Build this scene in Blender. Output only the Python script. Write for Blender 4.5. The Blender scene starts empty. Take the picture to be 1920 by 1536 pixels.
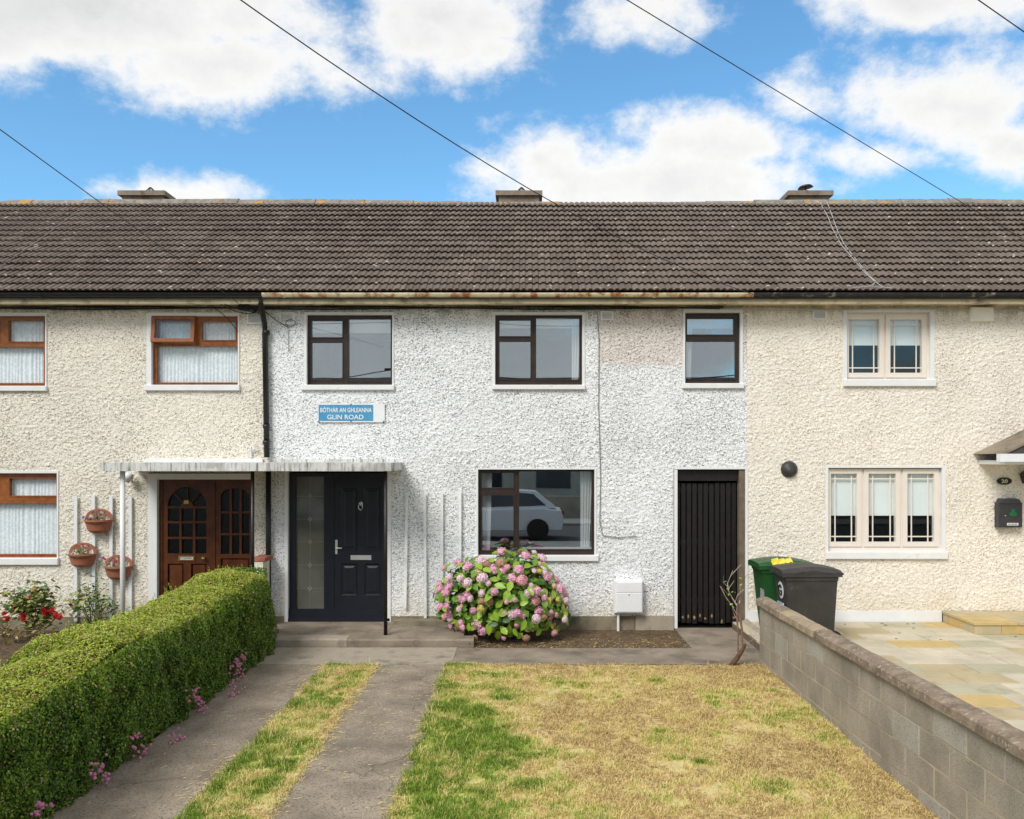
import bpy, math, random
import numpy as np
from mathutils import Vector, Matrix
random.seed(7); RNG = np.random.default_rng(11)
sc = bpy.context.scene
COL = sc.collection
# ---------------------------------------------------------------- camera
F = 1603.0; VX, VY = 985.0, 857.0; CAMD, CAMZ = 13.0, 2.6      # focal (photo px), vanishing point, distance, height
cam = bpy.data.cameras.new('camera'); camo = bpy.data.objects.new('camera', cam); COL.objects.link(camo)
cam.sensor_width = 36; cam.lens = F/1920*36
cam.shift_x = -(VX-960)/1920; cam.shift_y = (VY-768)/1920
cam.clip_start = .1; cam.clip_end = 2000
camo.location = (0, -CAMD, CAMZ); camo.rotation_euler = (math.pi/2, 0, 0)
sc.camera = camo
sc.view_settings.view_transform = 'Standard'; sc.view_settings.look = 'None'
sc.view_settings.exposure = 0.95; sc.view_settings.gamma = 1
# ---------------------------------------------------------------- sun
SUN_DIR = Vector((-.42, -.62, .72)).normalized()      # towards the sun
sl = bpy.data.lights.new('sun', 'SUN'); sl.energy = 1.5; sl.angle = math.radians(24); sl.color = (1, .97, .92)
so = bpy.data.objects.new('sun', sl); COL.objects.link(so)
so.rotation_euler = SUN_DIR.to_track_quat('Z', 'Y').to_euler(); so.location = (-20, -30, 40)
# ---------------------------------------------------------------- sky
def make_world():
    w = bpy.data.worlds.new('World'); sc.world = w; w.use_nodes = True
    nt = w.node_tree; N = nt.nodes; L = nt.links; N.clear()
    def nd(t, **k):
        n = N.new(t)
        for a, v in k.items(): setattr(n, a, v)
        return n
    def m(op, a, b=None, c=None, clamp=False):
        n = nd('ShaderNodeMath', operation=op); n.use_clamp = clamp
        for i, v in enumerate((a, b, c)):
            if v is None: continue
            if isinstance(v, (int, float)): n.inputs[i].default_value = v
            else: L.new(v, n.inputs[i])
        return n.outputs[0]
    out = nd('ShaderNodeOutputWorld'); bg = nd('ShaderNodeBackground'); bg.inputs[1].default_value = .1
    L.new(bg.outputs[0], out.inputs[0])
    sky = nd('ShaderNodeTexSky', sky_type='NISHITA'); sky.sun_disc = False
    sky.sun_elevation = math.asin(SUN_DIR.z); sky.sun_rotation = math.atan2(SUN_DIR.x, SUN_DIR.y)
    sky.air_density = 1.0; sky.dust_density = .35; sky.ozone_density = 1.0; sky.altitude = 50
    tc = nd('ShaderNodeTexCoord'); sep = nd('ShaderNodeSeparateXYZ'); L.new(tc.outputs['Generated'], sep.inputs[0])
    X, Y, Z = sep.outputs
    yy = m('MAXIMUM', Y, .05)
    u = m('DIVIDE', X, yy); v = m('DIVIDE', Z, yy)
    def noise(scale, detail, rough, vec=None, off=(0, 0, 0), st=(1, 1, 1)):
        mp = nd('ShaderNodeMapping'); mp.inputs['Location'].default_value = off; mp.inputs['Scale'].default_value = st
        L.new(tc.outputs['Generated'], mp.inputs[0])
        n = nd('ShaderNodeTexNoise'); n.inputs['Scale'].default_value = scale; n.inputs['Detail'].default_value = detail
        n.inputs['Roughness'].default_value = rough; L.new(mp.outputs[0], n.inputs['Vector'])
        return n.outputs['Fac']
    blobs = [(250, -10, 620, 215, 1), (420, 120, 330, 92, 1), (820, 30, 260, 130, 1), (1180, 20, 170, 80, .9), (930, 90, 100, 60, .8),
             (1725, -15, 215, 85, 1), (1790, 200, 250, 125, 1), (1500, 190, 130, 75, .75), (1910, 270, 120, 75, 1),
             (1230, 350, 420, 125, 1.05), (1010, 300, 120, 70, .8), (1330, 270, 260, 80, 1), (340, 365, 240, 52, .8),
             (1640, 290, 230, 60, .8), (60, 160, 160, 45, .5)]
    B = None
    for px, py, a, b, amp in blobs:
        du = m('DIVIDE', m('SUBTRACT', u, (px-VX)/F), a/F); dv = m('DIVIDE', m('SUBTRACT', v, (VY-py)/F), b/F)
        r = m('SQRT', m('ADD', m('MULTIPLY', du, du), m('MULTIPLY', dv, dv)))
        f = m('MULTIPLY', m('SUBTRACT', 1.45, r), amp)
        B = f if B is None else m('MAXIMUM', B, f)
    # heavier cloud outside the view, added to whiten ambient light and grey reflections
    du = m('DIVIDE', u, .78); dv = m('DIVIDE', m('SUBTRACT', v, .2), .42)
    rr = m('SQRT', m('ADD', m('MULTIPLY', du, du), m('MULTIPLY', dv, dv)))
    front = m('MULTIPLY', m('GREATER_THAN', Y, .06), m('SUBTRACT', 1, m('MULTIPLY', m('SUBTRACT', rr, .9), 3, clamp=True)), clamp=True)
    gen = m('MULTIPLY', m('SUBTRACT', noise(2.6, 3, .5, off=(4.4, 2.3, .6), st=(1, 1, 1.7)), .30), 6.5)
    fld = m('ADD', m('MULTIPLY', front, B), m('MULTIPLY', m('SUBTRACT', 1, front), gen))
    n1 = noise(7, 8, .58, st=(1, 1, 1.5)); n2 = noise(26, 7, .66, off=(5, 2, 1), st=(1, 1, 1.4))
    pert = m('ADD', m('MULTIPLY', m('SUBTRACT', n1, .5), 2.1), m('MULTIPLY', m('SUBTRACT', n2, .5), 1.2))
    dens = m('ADD', m('SUBTRACT', m('MULTIPLY', fld, 1.2), .58), pert)
    mask = nd('ShaderNodeMapRange', interpolation_type='SMOOTHSTEP'); L.new(dens, mask.inputs[0])
    mask.inputs[1].default_value = -.08; mask.inputs[2].default_value = .72
    # thick parts greyer than the rims
    thick = nd('ShaderNodeMapRange'); L.new(m('ADD', m('MULTIPLY', dens, .55), m('MULTIPLY', v, .55)), thick.inputs[0])
    thick.inputs[1].default_value = .5; thick.inputs[2].default_value = 1.2
    tn = m('MULTIPLY', thick.outputs[0], m('ADD', .35, noise(9, 5, .55, off=(9, 4, 2))), clamp=True)
    mixc = nd('ShaderNodeMix', data_type='RGBA'); L.new(tn, mixc.inputs[0])
    mixc.inputs[6].default_value = (5.2, 5.2, 5.15, 1); mixc.inputs[7].default_value = (3.6, 3.65, 3.66, 1)
    fin = nd('ShaderNodeMix', data_type='RGBA'); L.new(mask.outputs[0], fin.inputs[0])
    gn = nd('ShaderNodeMix', data_type='RGBA', blend_type='MULTIPLY'); gn.inputs[0].default_value = 1; L.new(sky.outputs[0], gn.inputs[6]); gn.inputs[7].default_value = (.61, .95, 1.06, 1)
    L.new(gn.outputs[2], fin.inputs[6]); L.new(mixc.outputs[2], fin.inputs[7])
    L.new(fin.outputs[2], bg.inputs[0])
make_world()
# ---------------------------------------------------------------- helpers
S0 = F/CAMD
def FX(px): return (px-VX)/S0            # photo column -> metres on the front of the terrace (y = 0)
def FZ(py): return CAMZ-(py-VY)/S0
def P(px, py, y):                        # a photo position at a known distance in front of / behind the front wall
    d = CAMD+y; return Vector(((px-VX)*d/F, y, CAMZ-(py-VY)*d/F))
def hash2(ix, iy, seed):
    n = (ix.astype(np.int64)*374761393+iy.astype(np.int64)*668265263+seed*974634777) & 0x7fffffff
    n = ((n ^ (n >> 13))*1274126177) & 0x7fffffff
    n = (n ^ (n >> 16)) & 0xffffff
    return n/float(0xffffff)
def vn(x, y, seed=0):
    x = np.asarray(x, float); y = np.asarray(y, float)
    ix = np.floor(x); iy = np.floor(y); fx = x-ix; fy = y-iy
    fx = fx*fx*(3-2*fx); fy = fy*fy*(3-2*fy)
    a = hash2(ix, iy, seed); b = hash2(ix+1, iy, seed); c = hash2(ix, iy+1, seed); d = hash2(ix+1, iy+1, seed)
    return (a*(1-fx)+b*fx)*(1-fy)+(c*(1-fx)+d*fx)*fy
def fbm(x, y, seed=0, o=3):
    s = 0; a = .5; t = 0
    for i in range(o): s = s+a*vn(x*2**i, y*2**i, seed+i); t += a; a *= .5
    return s/t
# ---- materials
MATS = {}
def ntree(name):
    m = bpy.data.materials.new(name); m.use_nodes = True; nt = m.node_tree
    b = nt.nodes['Principled BSDF']; return m, nt, b
def setin(b, **k):
    for n, v in k.items():
        n = n.replace('_', ' ')
        if n in b.inputs: b.inputs[n].default_value = v
def tcoord(nt, kind='Object', scale=(1, 1, 1)):
    tc = nt.nodes.new('ShaderNodeTexCoord'); mp = nt.nodes.new('ShaderNodeMapping')
    mp.inputs['Scale'].default_value = scale
    nt.links.new(tc.outputs[kind], mp.inputs[0]); return mp.outputs[0]
def wcoord(nt, scale=(1, 1, 1)):          # world position, so that neighbouring pieces differ
    g = nt.nodes.new('ShaderNodeNewGeometry'); mp = nt.nodes.new('ShaderNodeMapping')
    mp.inputs['Scale'].default_value = scale
    nt.links.new(g.outputs['Position'], mp.inputs[0]); return mp.outputs[0]
def tnoise(nt, vec, scale, detail=4, rough=.55):
    n = nt.nodes.new('ShaderNodeTexNoise'); n.inputs['Scale'].default_value = scale
    n.inputs['Detail'].default_value = detail; n.inputs['Roughness'].default_value = rough
    nt.links.new(vec, n.inputs['Vector']); return n.outputs['Fac']
def ramp(nt, fac, stops, interp='LINEAR'):
    r = nt.nodes.new('ShaderNodeValToRGB'); r.color_ramp.interpolation = interp
    e = r.color_ramp.elements
    while len(e) < len(stops): e.new(.5)
    for i, (p, c) in enumerate(stops):
        e[i].position = p; e[i].color = (c[0], c[1], c[2], 1) if len(c) < 4 else c
    nt.links.new(fac, r.inputs[0]); return r.outputs[0]
def mixc(nt, fac, a, b):
    n = nt.nodes.new('ShaderNodeMix'); n.data_type = 'RGBA'
    for i, v in ((0, fac), (6, a), (7, b)):
        if isinstance(v, tuple): n.inputs[i].default_value = (v[0], v[1], v[2], 1)
        elif isinstance(v, (int, float)): n.inputs[i].default_value = v
        else: nt.links.new(v, n.inputs[i])
    return n.outputs[2]
def mmath(nt, op, a, b, clamp=False):
    n = nt.nodes.new('ShaderNodeMath'); n.operation = op; n.use_clamp = clamp
    for i, v in enumerate((a, b)):
        if isinstance(v, (int, float)): n.inputs[i].default_value = v
        else: nt.links.new(v, n.inputs[i])
    return n.outputs[0]
def mrange(nt, v, a, b, c=0., d=1.):
    n = nt.nodes.new('ShaderNodeMapRange'); nt.links.new(v, n.inputs[0])
    for i, q in enumerate((a, b, c, d)): n.inputs[i+1].default_value = q
    return n.outputs[0]
def bump(nt, b, h, strength=.3, dist=.01):
    n = nt.nodes.new('ShaderNodeBump'); n.inputs['Strength'].default_value = strength
    n.inputs['Distance'].default_value = dist; nt.links.new(h, n.inputs['Height']); nt.links.new(n.outputs[0], b.inputs['Normal'])
def M(name, base, rough=.6, var=.18, scale=6, bmp=.15, bscale=60, metal=0, spec=.4, dirt=None, dirt_at=(.6, .75), dscale=3, crack=0):
    if name in MATS: return MATS[name]
    m, nt, b = ntree(name); v = wcoord(nt)
    n = tnoise(nt, v, scale, 5, .6)
    lo = tuple(c*(1-var) for c in base); hi = tuple(min(1, c*(1+var)) for c in base)
    c = ramp(nt, n, [(.3, lo), (.7, hi)])
    if dirt:
        c = mixc(nt, mrange(nt, tnoise(nt, v, dscale, 7, .65), dirt_at[0], dirt_at[1]), c, dirt)
    nt.links.new(c, b.inputs['Base Color'])
    setin(b, Roughness=rough, Metallic=metal, Specular_IOR_Level=spec)
    if crack:
        wv = nt.nodes.new('ShaderNodeVectorMath'); wv.operation = 'ADD'; nz = nt.nodes.new('ShaderNodeTexNoise'); nz.inputs['Scale'].default_value = 2.5; nz.inputs['Detail'].default_value = 6
        nt.links.new(v, nz.inputs['Vector']); nt.links.new(v, wv.inputs[0]); nt.links.new(nz.outputs['Color'], wv.inputs[1])
        vo = nt.nodes.new('ShaderNodeTexVoronoi'); vo.feature = 'DISTANCE_TO_EDGE'; vo.inputs['Scale'].default_value = crack; nt.links.new(wv.outputs[0], vo.inputs['Vector'])
        c = mixc(nt, mrange(nt, vo.outputs['Distance'], .002, .006, .5, 0), c, tuple(x*.3 for x in base)); nt.links.new(c, b.inputs['Base Color'])
    if bmp: bump(nt, b, tnoise(nt, v, bscale, 4, .6), bmp, .006)
    MATS[name] = m; return m
def leafmat(name, stops, rough=.5, trans=.25):
    m, nt, b = ntree(name)
    a = nt.nodes.new('ShaderNodeAttribute'); a.attribute_name = 'rnd'
    c = ramp(nt, a.outputs['Fac'], stops)
    nt.links.new(c, b.inputs['Base Color']); setin(b, Roughness=rough, Specular_IOR_Level=.35)
    t = nt.nodes.new('ShaderNodeBsdfTranslucent'); nt.links.new(c, t.inputs[0])
    mx = nt.nodes.new('ShaderNodeMixShader'); mx.inputs[0].default_value = trans
    nt.links.new(b.outputs[0], mx.inputs[1]); nt.links.new(t.outputs[0], mx.inputs[2])
    nt.links.new(mx.outputs[0], nt.nodes['Material Output'].inputs[0]); MATS[name] = m; return m
# ---- meshes
class MB:
    def __init__(s): s.v = []; s.f = []
    def add(s, vs, fs):
        o = len(s.v); s.v += [tuple(p) for p in vs]; s.f += [tuple(o+i for i in f) for f in fs]; return s
    def box(s, x0, x1, y0, y1, z0, z1):
        if x0 > x1: x0, x1 = x1, x0
        if y0 > y1: y0, y1 = y1, y0
        if z0 > z1: z0, z1 = z1, z0
        return s.add([(x0, y0, z0), (x1, y0, z0), (x1, y1, z0), (x0, y1, z0), (x0, y0, z1), (x1, y0, z1), (x1, y1, z1), (x0, y1, z1)],
                     [(3, 2, 1, 0), (4, 5, 6, 7), (0, 1, 5, 4), (1, 2, 6, 5), (2, 3, 7, 6), (3, 0, 4, 7)])
    def cbox(s, x0, x1, y0, y1, z0, z1, c=.005):       # box with chamfered edges towards the viewer (-y), sides and top
        if z0 > z1: z0, z1 = z1, z0
        if x0 > x1: x0, x1 = x1, x0
        rings = [[(x0, z0), (x1, z0), (x1, z1), (x0, z1)], [(x0+c, z0+c), (x1-c, z0+c), (x1-c, z1-c), (x0+c, z1-c)]]
        vs = [(x, y1, z) for x, z in rings[0]]+[(x, y0+c, z) for x, z in rings[0]]+[(x, y0, z) for x, z in rings[1]]
        fs = [(8, 9, 10, 11), (3, 2, 1, 0)]
        for k in (0, 4):
            for i in range(4): j = (i+1) % 4; fs.append((k+i, k+j, k+4+j, k+4+i))
        return s.add(vs, fs)
    def loft(s, secs, cap=True, close=True):
        n = len(secs[0]); vs = [p for q in secs for p in q]; fs = []
        for k in range(len(secs)-1):
            for i in range(n if close else n-1):
                j = (i+1) % n; fs.append((k*n+i, k*n+j, (k+1)*n+j, (k+1)*n+i))
        if cap: fs += [tuple(range(n-1, -1, -1)), tuple((len(secs)-1)*n+i for i in range(n))]
        return s.add(vs, fs)
    def tube(s, pts, r, n=6):
        pts = [Vector(p) for p in pts]; secs = []
        for i, p in enumerate(pts):
            d = (pts[min(i+1, len(pts)-1)]-pts[max(i-1, 0)]).normalized()
            a = d.cross(Vector((0, 0, 1)) if abs(d.z) < .9 else Vector((1, 0, 0))).normalized(); b = d.cross(a)
            rr = r[i] if isinstance(r, (list, tuple)) else r
            secs.append([p+a*rr*math.cos(2*math.pi*k/n)+b*rr*math.sin(2*math.pi*k/n) for k in range(n)])
        return s.loft(secs)
    def lathe(s, c, prof, n=16, axis='z', a0=0, a1=2*math.pi):
        secs = []
        full = abs(a1-a0-2*math.pi) < 1e-6; m_ = n if full else n+1
        for r, h in prof:
            q = []
            for k in range(m_):
                t = a0+(a1-a0)*k/n; x, y = r*math.cos(t), r*math.sin(t)
                q.append((c[0]+x, c[1]+y, c[2]+h) if axis == 'z' else (c[0]+x, c[1]-h, c[2]+y) if axis == 'y' else (c[0]+h, c[1]+x, c[2]+y))
            secs.append(q)
        return s.loft(secs, cap=full, close=full)
    def prism(s, poly, y0, y1):                          # polygon in x,z swept along y
        n = len(poly)
        return s.add([(x, y0, z) for x, z in poly]+[(x, y1, z) for x, z in poly],
                     [tuple(range(n)), tuple(range(2*n-1, n-1, -1))]+[(i, i+n, (i+1) % n+n, (i+1) % n) for i in range(n)])
    def ring(s, outer, inner, y0, y1):                   # frame between two outlines with the same point count
        n = len(outer); vs = [(x, y, z) for y in (y0, y1) for o in (outer, inner) for x, z in o]; fs = []
        for i in range(n):
            j = (i+1) % n
            fs += [(i, j, n+j, n+i), (2*n+i, 3*n+i, 3*n+j, 2*n+j), (i, 2*n+i, 2*n+j, j), (n+i, n+j, 3*n+j, 3*n+i)]
        return s.add(vs, fs)
    def rot(s, pivot, axis, ang):
        R = Matrix.Rotation(ang, 3, axis); pv = Vector(pivot)
        s.v = [tuple(R @ (Vector(p)-pv)+pv) for p in s.v]; return s
    def mesh(s, name, mat, off=(0, 0, 0), smooth=False):
        me = bpy.data.meshes.new(name)
        me.from_pydata([(p[0]-off[0], p[1]-off[1], p[2]-off[2]) for p in s.v], [], s.f); me.update()
        me.materials.append(mat)
        if smooth: me.polygons.foreach_set('use_smooth', [True]*len(me.polygons))
        return me
    def build(s, name, mat, parent=None, smooth=False, at=None):
        off = worldpos(parent) if parent else Vector(at or (0, 0, 0))
        o = bpy.data.objects.new(name, s.mesh(name, mat, off, smooth)); COL.objects.link(o)
        if parent: o.parent = parent
        else: o.location = off
        return o
def worldpos(o):
    p = Vector((0, 0, 0))
    while o: p = p+o.location; o = o.parent
    return p
def npmesh(name, V, Q, mat, parent=None, attr=None, loops=4, kind=None, smooth=False):
    me = bpy.data.meshes.new(name); V = np.asarray(V, np.float32); Q = np.asarray(Q, np.int32)
    if parent: V = V-np.array(worldpos(parent), np.float32)
    me.vertices.add(len(V)); me.vertices.foreach_set('co', V.ravel())
    me.loops.add(Q.size); me.loops.foreach_set('vertex_index', Q.ravel())
    me.polygons.add(len(Q)); me.polygons.foreach_set('loop_start', np.arange(0, Q.size, loops, dtype=np.int32))
    me.update(calc_edges=True); me.validate()
    if attr is not None:
        a = me.attributes.new('rnd', 'FLOAT', 'FACE'); a.data.foreach_set('value', np.asarray(attr, np.float32))
    if smooth: me.polygons.foreach_set('use_smooth', [True]*len(me.polygons))
    me.materials.append(mat); o = bpy.data.objects.new(name, me); COL.objects.link(o)
    if parent: o.parent = parent
    if kind: o['kind'] = kind
    return o
def thing(name, loc, label, cat, group=None):
    o = bpy.data.objects.new(name, None); o.empty_display_size = .1; COL.objects.link(o); o.location = loc
    o['label'] = label; o['category'] = cat
    if group: o['group'] = group
    return o
def tag(o, label, cat, group=None):
    o['label'] = label; o['category'] = cat
    if group: o['group'] = group
    return o
def structure(o): o['kind'] = 'structure'; return o
def inst(name, me, loc, parent, rot=None, scale=None):
    o = bpy.data.objects.new(name, me); COL.objects.link(o); o.parent = parent; o.location = loc
    if rot is not None: o.rotation_euler = rot
    if scale is not None: o.scale = scale
    return o
def text(name, s, cx, cz, h, wid, y, mat, parent, bold=0.0):
    cu = bpy.data.curves.new(name, 'FONT'); cu.body = s; cu.size = 1; cu.extrude = .004; cu.offset = bold
    cu.align_x = 'CENTER'; cu.resolution_u = 3
    t = bpy.data.objects.new(name, cu); COL.objects.link(t)
    me = bpy.data.meshes.new_from_object(t.evaluated_get(bpy.context.evaluated_depsgraph_get()))
    bpy.data.objects.remove(t); n = len(me.vertices); co = np.empty(n*3, np.float32); me.vertices.foreach_get('co', co); co = co.reshape(-1, 3)
    w = co[:, 0].max()-co[:, 0].min(); capm = co[:, 1].max() if 'Ó' not in s else .9
    q = np.empty_like(co); q[:, 0] = co[:, 0]*wid/w+cx; q[:, 2] = co[:, 1]*h/.73+cz-h/2; q[:, 1] = y-co[:, 2]*.3
    q -= np.array(worldpos(parent), np.float32)
    me.vertices.foreach_set('co', q.ravel()); me.update(); me.materials.clear(); me.materials.append(mat)
    o = bpy.data.objects.new(name, me); COL.objects.link(o); o.parent = parent; return o
# ---------------------------------------------------------------- material set
def roughcast(name, base, dark, speck, patch=None):
    m, nt, b = ntree(name); v = wcoord(nt)
    n = tnoise(nt, v, 1.2, 5, .6); c = ramp(nt, n, [(.3, tuple(x*.9 for x in base)), (.7, base)])
    if patch: c = mixc(nt, patch[0](nt, v), c, patch[1])
    sp = tnoise(nt, wcoord(nt, (1, 1, 1.7)), 44, 2, .6)
    big = tnoise(nt, v, .9, 6, .7)
    th = mmath(nt, 'ADD', sp, mmath(nt, 'MULTIPLY', mmath(nt, 'SUBTRACT', big, .5), .22))
    c = mixc(nt, mrange(nt, th, speck, speck+.07, 0, .85), c, dark)
    # soot and algae blown in under the eaves, ragged lower edge
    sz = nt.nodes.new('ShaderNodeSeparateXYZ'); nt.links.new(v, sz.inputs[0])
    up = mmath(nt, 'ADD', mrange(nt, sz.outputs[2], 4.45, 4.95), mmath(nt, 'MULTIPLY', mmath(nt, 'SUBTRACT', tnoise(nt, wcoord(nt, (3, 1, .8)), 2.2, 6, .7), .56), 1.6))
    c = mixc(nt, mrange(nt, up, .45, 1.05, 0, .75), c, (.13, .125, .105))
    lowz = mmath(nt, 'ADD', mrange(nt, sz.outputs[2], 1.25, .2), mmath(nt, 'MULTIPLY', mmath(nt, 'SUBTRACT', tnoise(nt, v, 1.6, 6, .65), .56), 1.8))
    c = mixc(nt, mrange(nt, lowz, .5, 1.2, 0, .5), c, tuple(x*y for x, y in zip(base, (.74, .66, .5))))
    nt.links.new(c, b.inputs['Base Color']); setin(b, Roughness=.9, Specular_IOR_Level=.15)
    bump(nt, b, tnoise(nt, v, 110, 3, .6), .35, .006); MATS[name] = m; return m
def patch_mid(nt, v):       # strip of older pinkish render between the upper windows that the white paint missed
    s = nt.nodes.new('ShaderNodeSeparateXYZ'); nt.links.new(v, s.inputs[0])
    k = mmath(nt, 'MULTIPLY', mmath(nt, 'SUBTRACT', tnoise(nt, v, 2.5, 6, .7), .5), .5)
    a = mrange(nt, mmath(nt, 'ADD', s.outputs[2], k), FZ(690), FZ(680)); c = mrange(nt, mmath(nt, 'ADD', s.outputs[0], mmath(nt, 'MULTIPLY', k, .2)), FX(1118), FX(1130))
    return mmath(nt, 'MULTIPLY', mmath(nt, 'MULTIPLY', a, c), .75)
RC_L = roughcast('roughcast_cream_grey', (.86, .81, .70), (.20, .17, .12), .548)
RC_M = roughcast('roughcast_white', (.885, .895, .895), (.13, .125, .115), .543, (patch_mid, (.70, .62, .55)))
RC_R = roughcast('roughcast_warm_cream', (.90, .84, .735), (.38, .29, .19), .56)
WHITE = M('white_paint', (.80, .80, .79), .5, .05, 5, .1, 40, dirt=(.42, .40, .35), dirt_at=(.62, .85), dscale=5)
UPVC = M('cream_plastic', (.80, .72, .64), .35, .03, 5, 0)
BROWN = M('brown_wood_plastic', (.27, .085, .02), .35, .3, 14, .1, 60)
DOORWOOD = M('varnished_mahogany', (.10, .03, .010), .3, .35, 9, .1, 50)
DARK = M('dark_brown_paint', (.035, .022, .018), .4, .3, 9, .1, 60, dirt=(.2, .18, .16), dirt_at=(.74, .8), dscale=16)
NAVY = M('dark_navy_door', (.012, .014, .022), .38, .15, 6, .05, 80)
BLACKP = M('black_gloss', (.014, .013, .013), .35, .3, 8, .1, 60)
BLACKPEEL = M('black_peeling_paint', (.016, .014, .013), .45, .3, 8, .3, 40, dirt=(.6, .57, .5), dirt_at=(.66, .7), dscale=22)
GATEP = M('black_stained_boards', (.010, .008, .008), .5, .4, 9, .3, 30, dirt=(.10, .08, .07), dirt_at=(.70, .78), dscale=18)
PLINTH = M('bare_render', (.25, .21, .14), .9, .3, 2.5, .4, 50, dirt=(.10, .09, .07), dirt_at=(.5, .7), dscale=2.2)
CONC = M('path_concrete', (.27, .22, .165), .92, .28, 2.2, .5, 70, dirt=(.14, .115, .09), dirt_at=(.5, .66), dscale=1.6, crack=.4)
CONCL = M('worn_concrete', (.40, .34, .26), .92, .25, 3, .5, 70, dirt=(.17, .15, .12), dirt_at=(.5, .7), dscale=3)
TRACK = M('track_concrete', (.31, .255, .19), .92, .36, 2.2, 1.0, 90, dirt=(.15, .12, .09), dirt_at=(.52, .62), dscale=55, crack=.28)
def canopymat():
    m, nt, b = ntree('weathered_canopy'); v = wcoord(nt)
    c = ramp(nt, tnoise(nt, v, 4, 5, .6), [(.3, (.58, .58, .55)), (.7, (.74, .74, .72))])
    c = mixc(nt, mrange(nt, tnoise(nt, wcoord(nt, (1, .15, .12)), 17, 5, .7), .50, .64, 0, .85), c, (.10, .10, .09))
    c = mixc(nt, mrange(nt, tnoise(nt, v, 2.1, 5, .7), .52, .62, 0, .55), c, (.30, .29, .26))
    nt.links.new(c, b.inputs['Base Color']); setin(b, Roughness=.85); bump(nt, b, tnoise(nt, v, 50, 3, .6), .3, .006); return m
CANOPY = canopymat()
SOIL = M('soil', (.10, .065, .035), .95, .5, 9, .8, 60, dirt=(.24, .17, .08), dirt_at=(.56, .66), dscale=22)
CHIM = M('chimney_render', (.27, .21, .16), .9, .3, 3, .5, 40, dirt=(.10, .085, .06), dirt_at=(.52, .7), dscale=4)
CREAM = M('cream_fascia', (.72, .62, .40), .6, .2, 3, .2, 40, dirt=(.22, .19, .12), dirt_at=(.52, .7), dscale=4)
RUST = M('rusty_cream_gutter', (.74, .64, .42), .6, .15, 4, .3, 40, dirt=(.33, .12, .03), dirt_at=(.47, .60), dscale=5)
GUTMOSS = M('broken_black_gutter', (.03, .028, .025), .7, .4, 6, .3, 30, dirt=(.28, .26, .18), dirt_at=(.55, .63), dscale=4)
TERRA = M('terracotta_plastic', (.36, .13, .075), .55, .12, 7, .1, 40)
BLOCK = M('concrete_block', (.37, .325, .26), .95, .26, 2.3, .9, 130, dirt=(.17, .145, .11), dirt_at=(.5, .7), dscale=75)
BLOCK2 = M('pale_concrete_block', (.42, .39, .33), .95, .18, 2.3, .8, 130, dirt=(.19, .18, .16), dirt_at=(.5, .7), dscale=75)
MORTAR = M('mortar', (.46, .385, .265), .95, .2, 5, .4, 80)
COPING = M('weathered_coping', (.25, .19, .135), .95, .4, 7, 1.0, 45, dirt=(.55, .47, .37), dirt_at=(.56, .68), dscale=24)
GBIN = M('green_bin_plastic', (.016, .085, .022), .42, .12, 4, .08, 80)
KBIN = M('charcoal_bin_plastic', (.045, .042, .04), .5, .2, 4, .1, 80, dirt=(.11, .105, .095), dirt_at=(.58, .78), dscale=9)
CABLE = M('black_cable', (.02, .02, .02), .6, .1, 5, 0)
WCABLE = M('grey_white_cable', (.5, .5, .48), .6, .1, 5, 0)
BRASS = M('brass', (.55, .38, .14), .3, .1, 8, 0, metal=.9)
STEEL = M('steel', (.68, .68, .67), .25, .08, 8, 0, metal=.45)
INTERIOR = M('room_paint', (.22, .19, .16), .9, .2, 1, 0)
BLIND = M('roller_blind', (.86, .88, .87), .8, .04, 3, 0)
LEAD = M('lead_came', (.36, .37, .36), .5, .1, 8, 0, metal=.5)
SIGNBLUE = M('sign_blue', (.075, .30, .50), .4, .12, 9, 0)
SIGNWHITE = M('sign_white', (.80, .81, .82), .4, .04, 6, 0)
def glass(name, refl=.2, tint=(.8, .85, .85), rough=0.0, wave=0):
    m, nt, b = ntree(name); nt.nodes.remove(b)
    g = nt.nodes.new('ShaderNodeBsdfGlossy'); g.inputs['Roughness'].default_value = rough; g.inputs[0].default_value = (.84, .94, 1, 1)
    t = nt.nodes.new('ShaderNodeBsdfTransparent'); t.inputs[0].default_value = tint+(1,)
    lw = nt.nodes.new('ShaderNodeLayerWeight'); lw.inputs[0].default_value = .5
    f = mrange(nt, mmath(nt, 'POWER', lw.outputs['Facing'], 5), 0, 1, refl, 1)
    if wave:
        bp = nt.nodes.new('ShaderNodeBump'); bp.inputs['Strength'].default_value = wave; bp.inputs['Distance'].default_value = .01
        nt.links.new(tnoise(nt, wcoord(nt), 60 if wave > .2 else 1.3, 2, .5), bp.inputs['Height']); nt.links.new(bp.outputs[0], g.inputs['Normal'])
    mx = nt.nodes.new('ShaderNodeMixShader'); nt.links.new(f, mx.inputs[0]); nt.links.new(t.outputs[0], mx.inputs[1]); nt.links.new(g.outputs[0], mx.inputs[2])
    nt.links.new(mx.outputs[0], nt.nodes['Material Output'].inputs[0]); MATS[name] = m; return m
GLASS = glass('window_glass', .26, (.97, .98, .98), wave=.05)
GLASSN = glass('net_window_glass', .025, (.97, .99, 1), wave=.05)
GLASSR = glass('blind_window_glass', .04, (.97, .99, .99), wave=.05)
GLASSO = glass('obscured_glass', .03, (.3, .31, .3), .1, .5)
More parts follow.
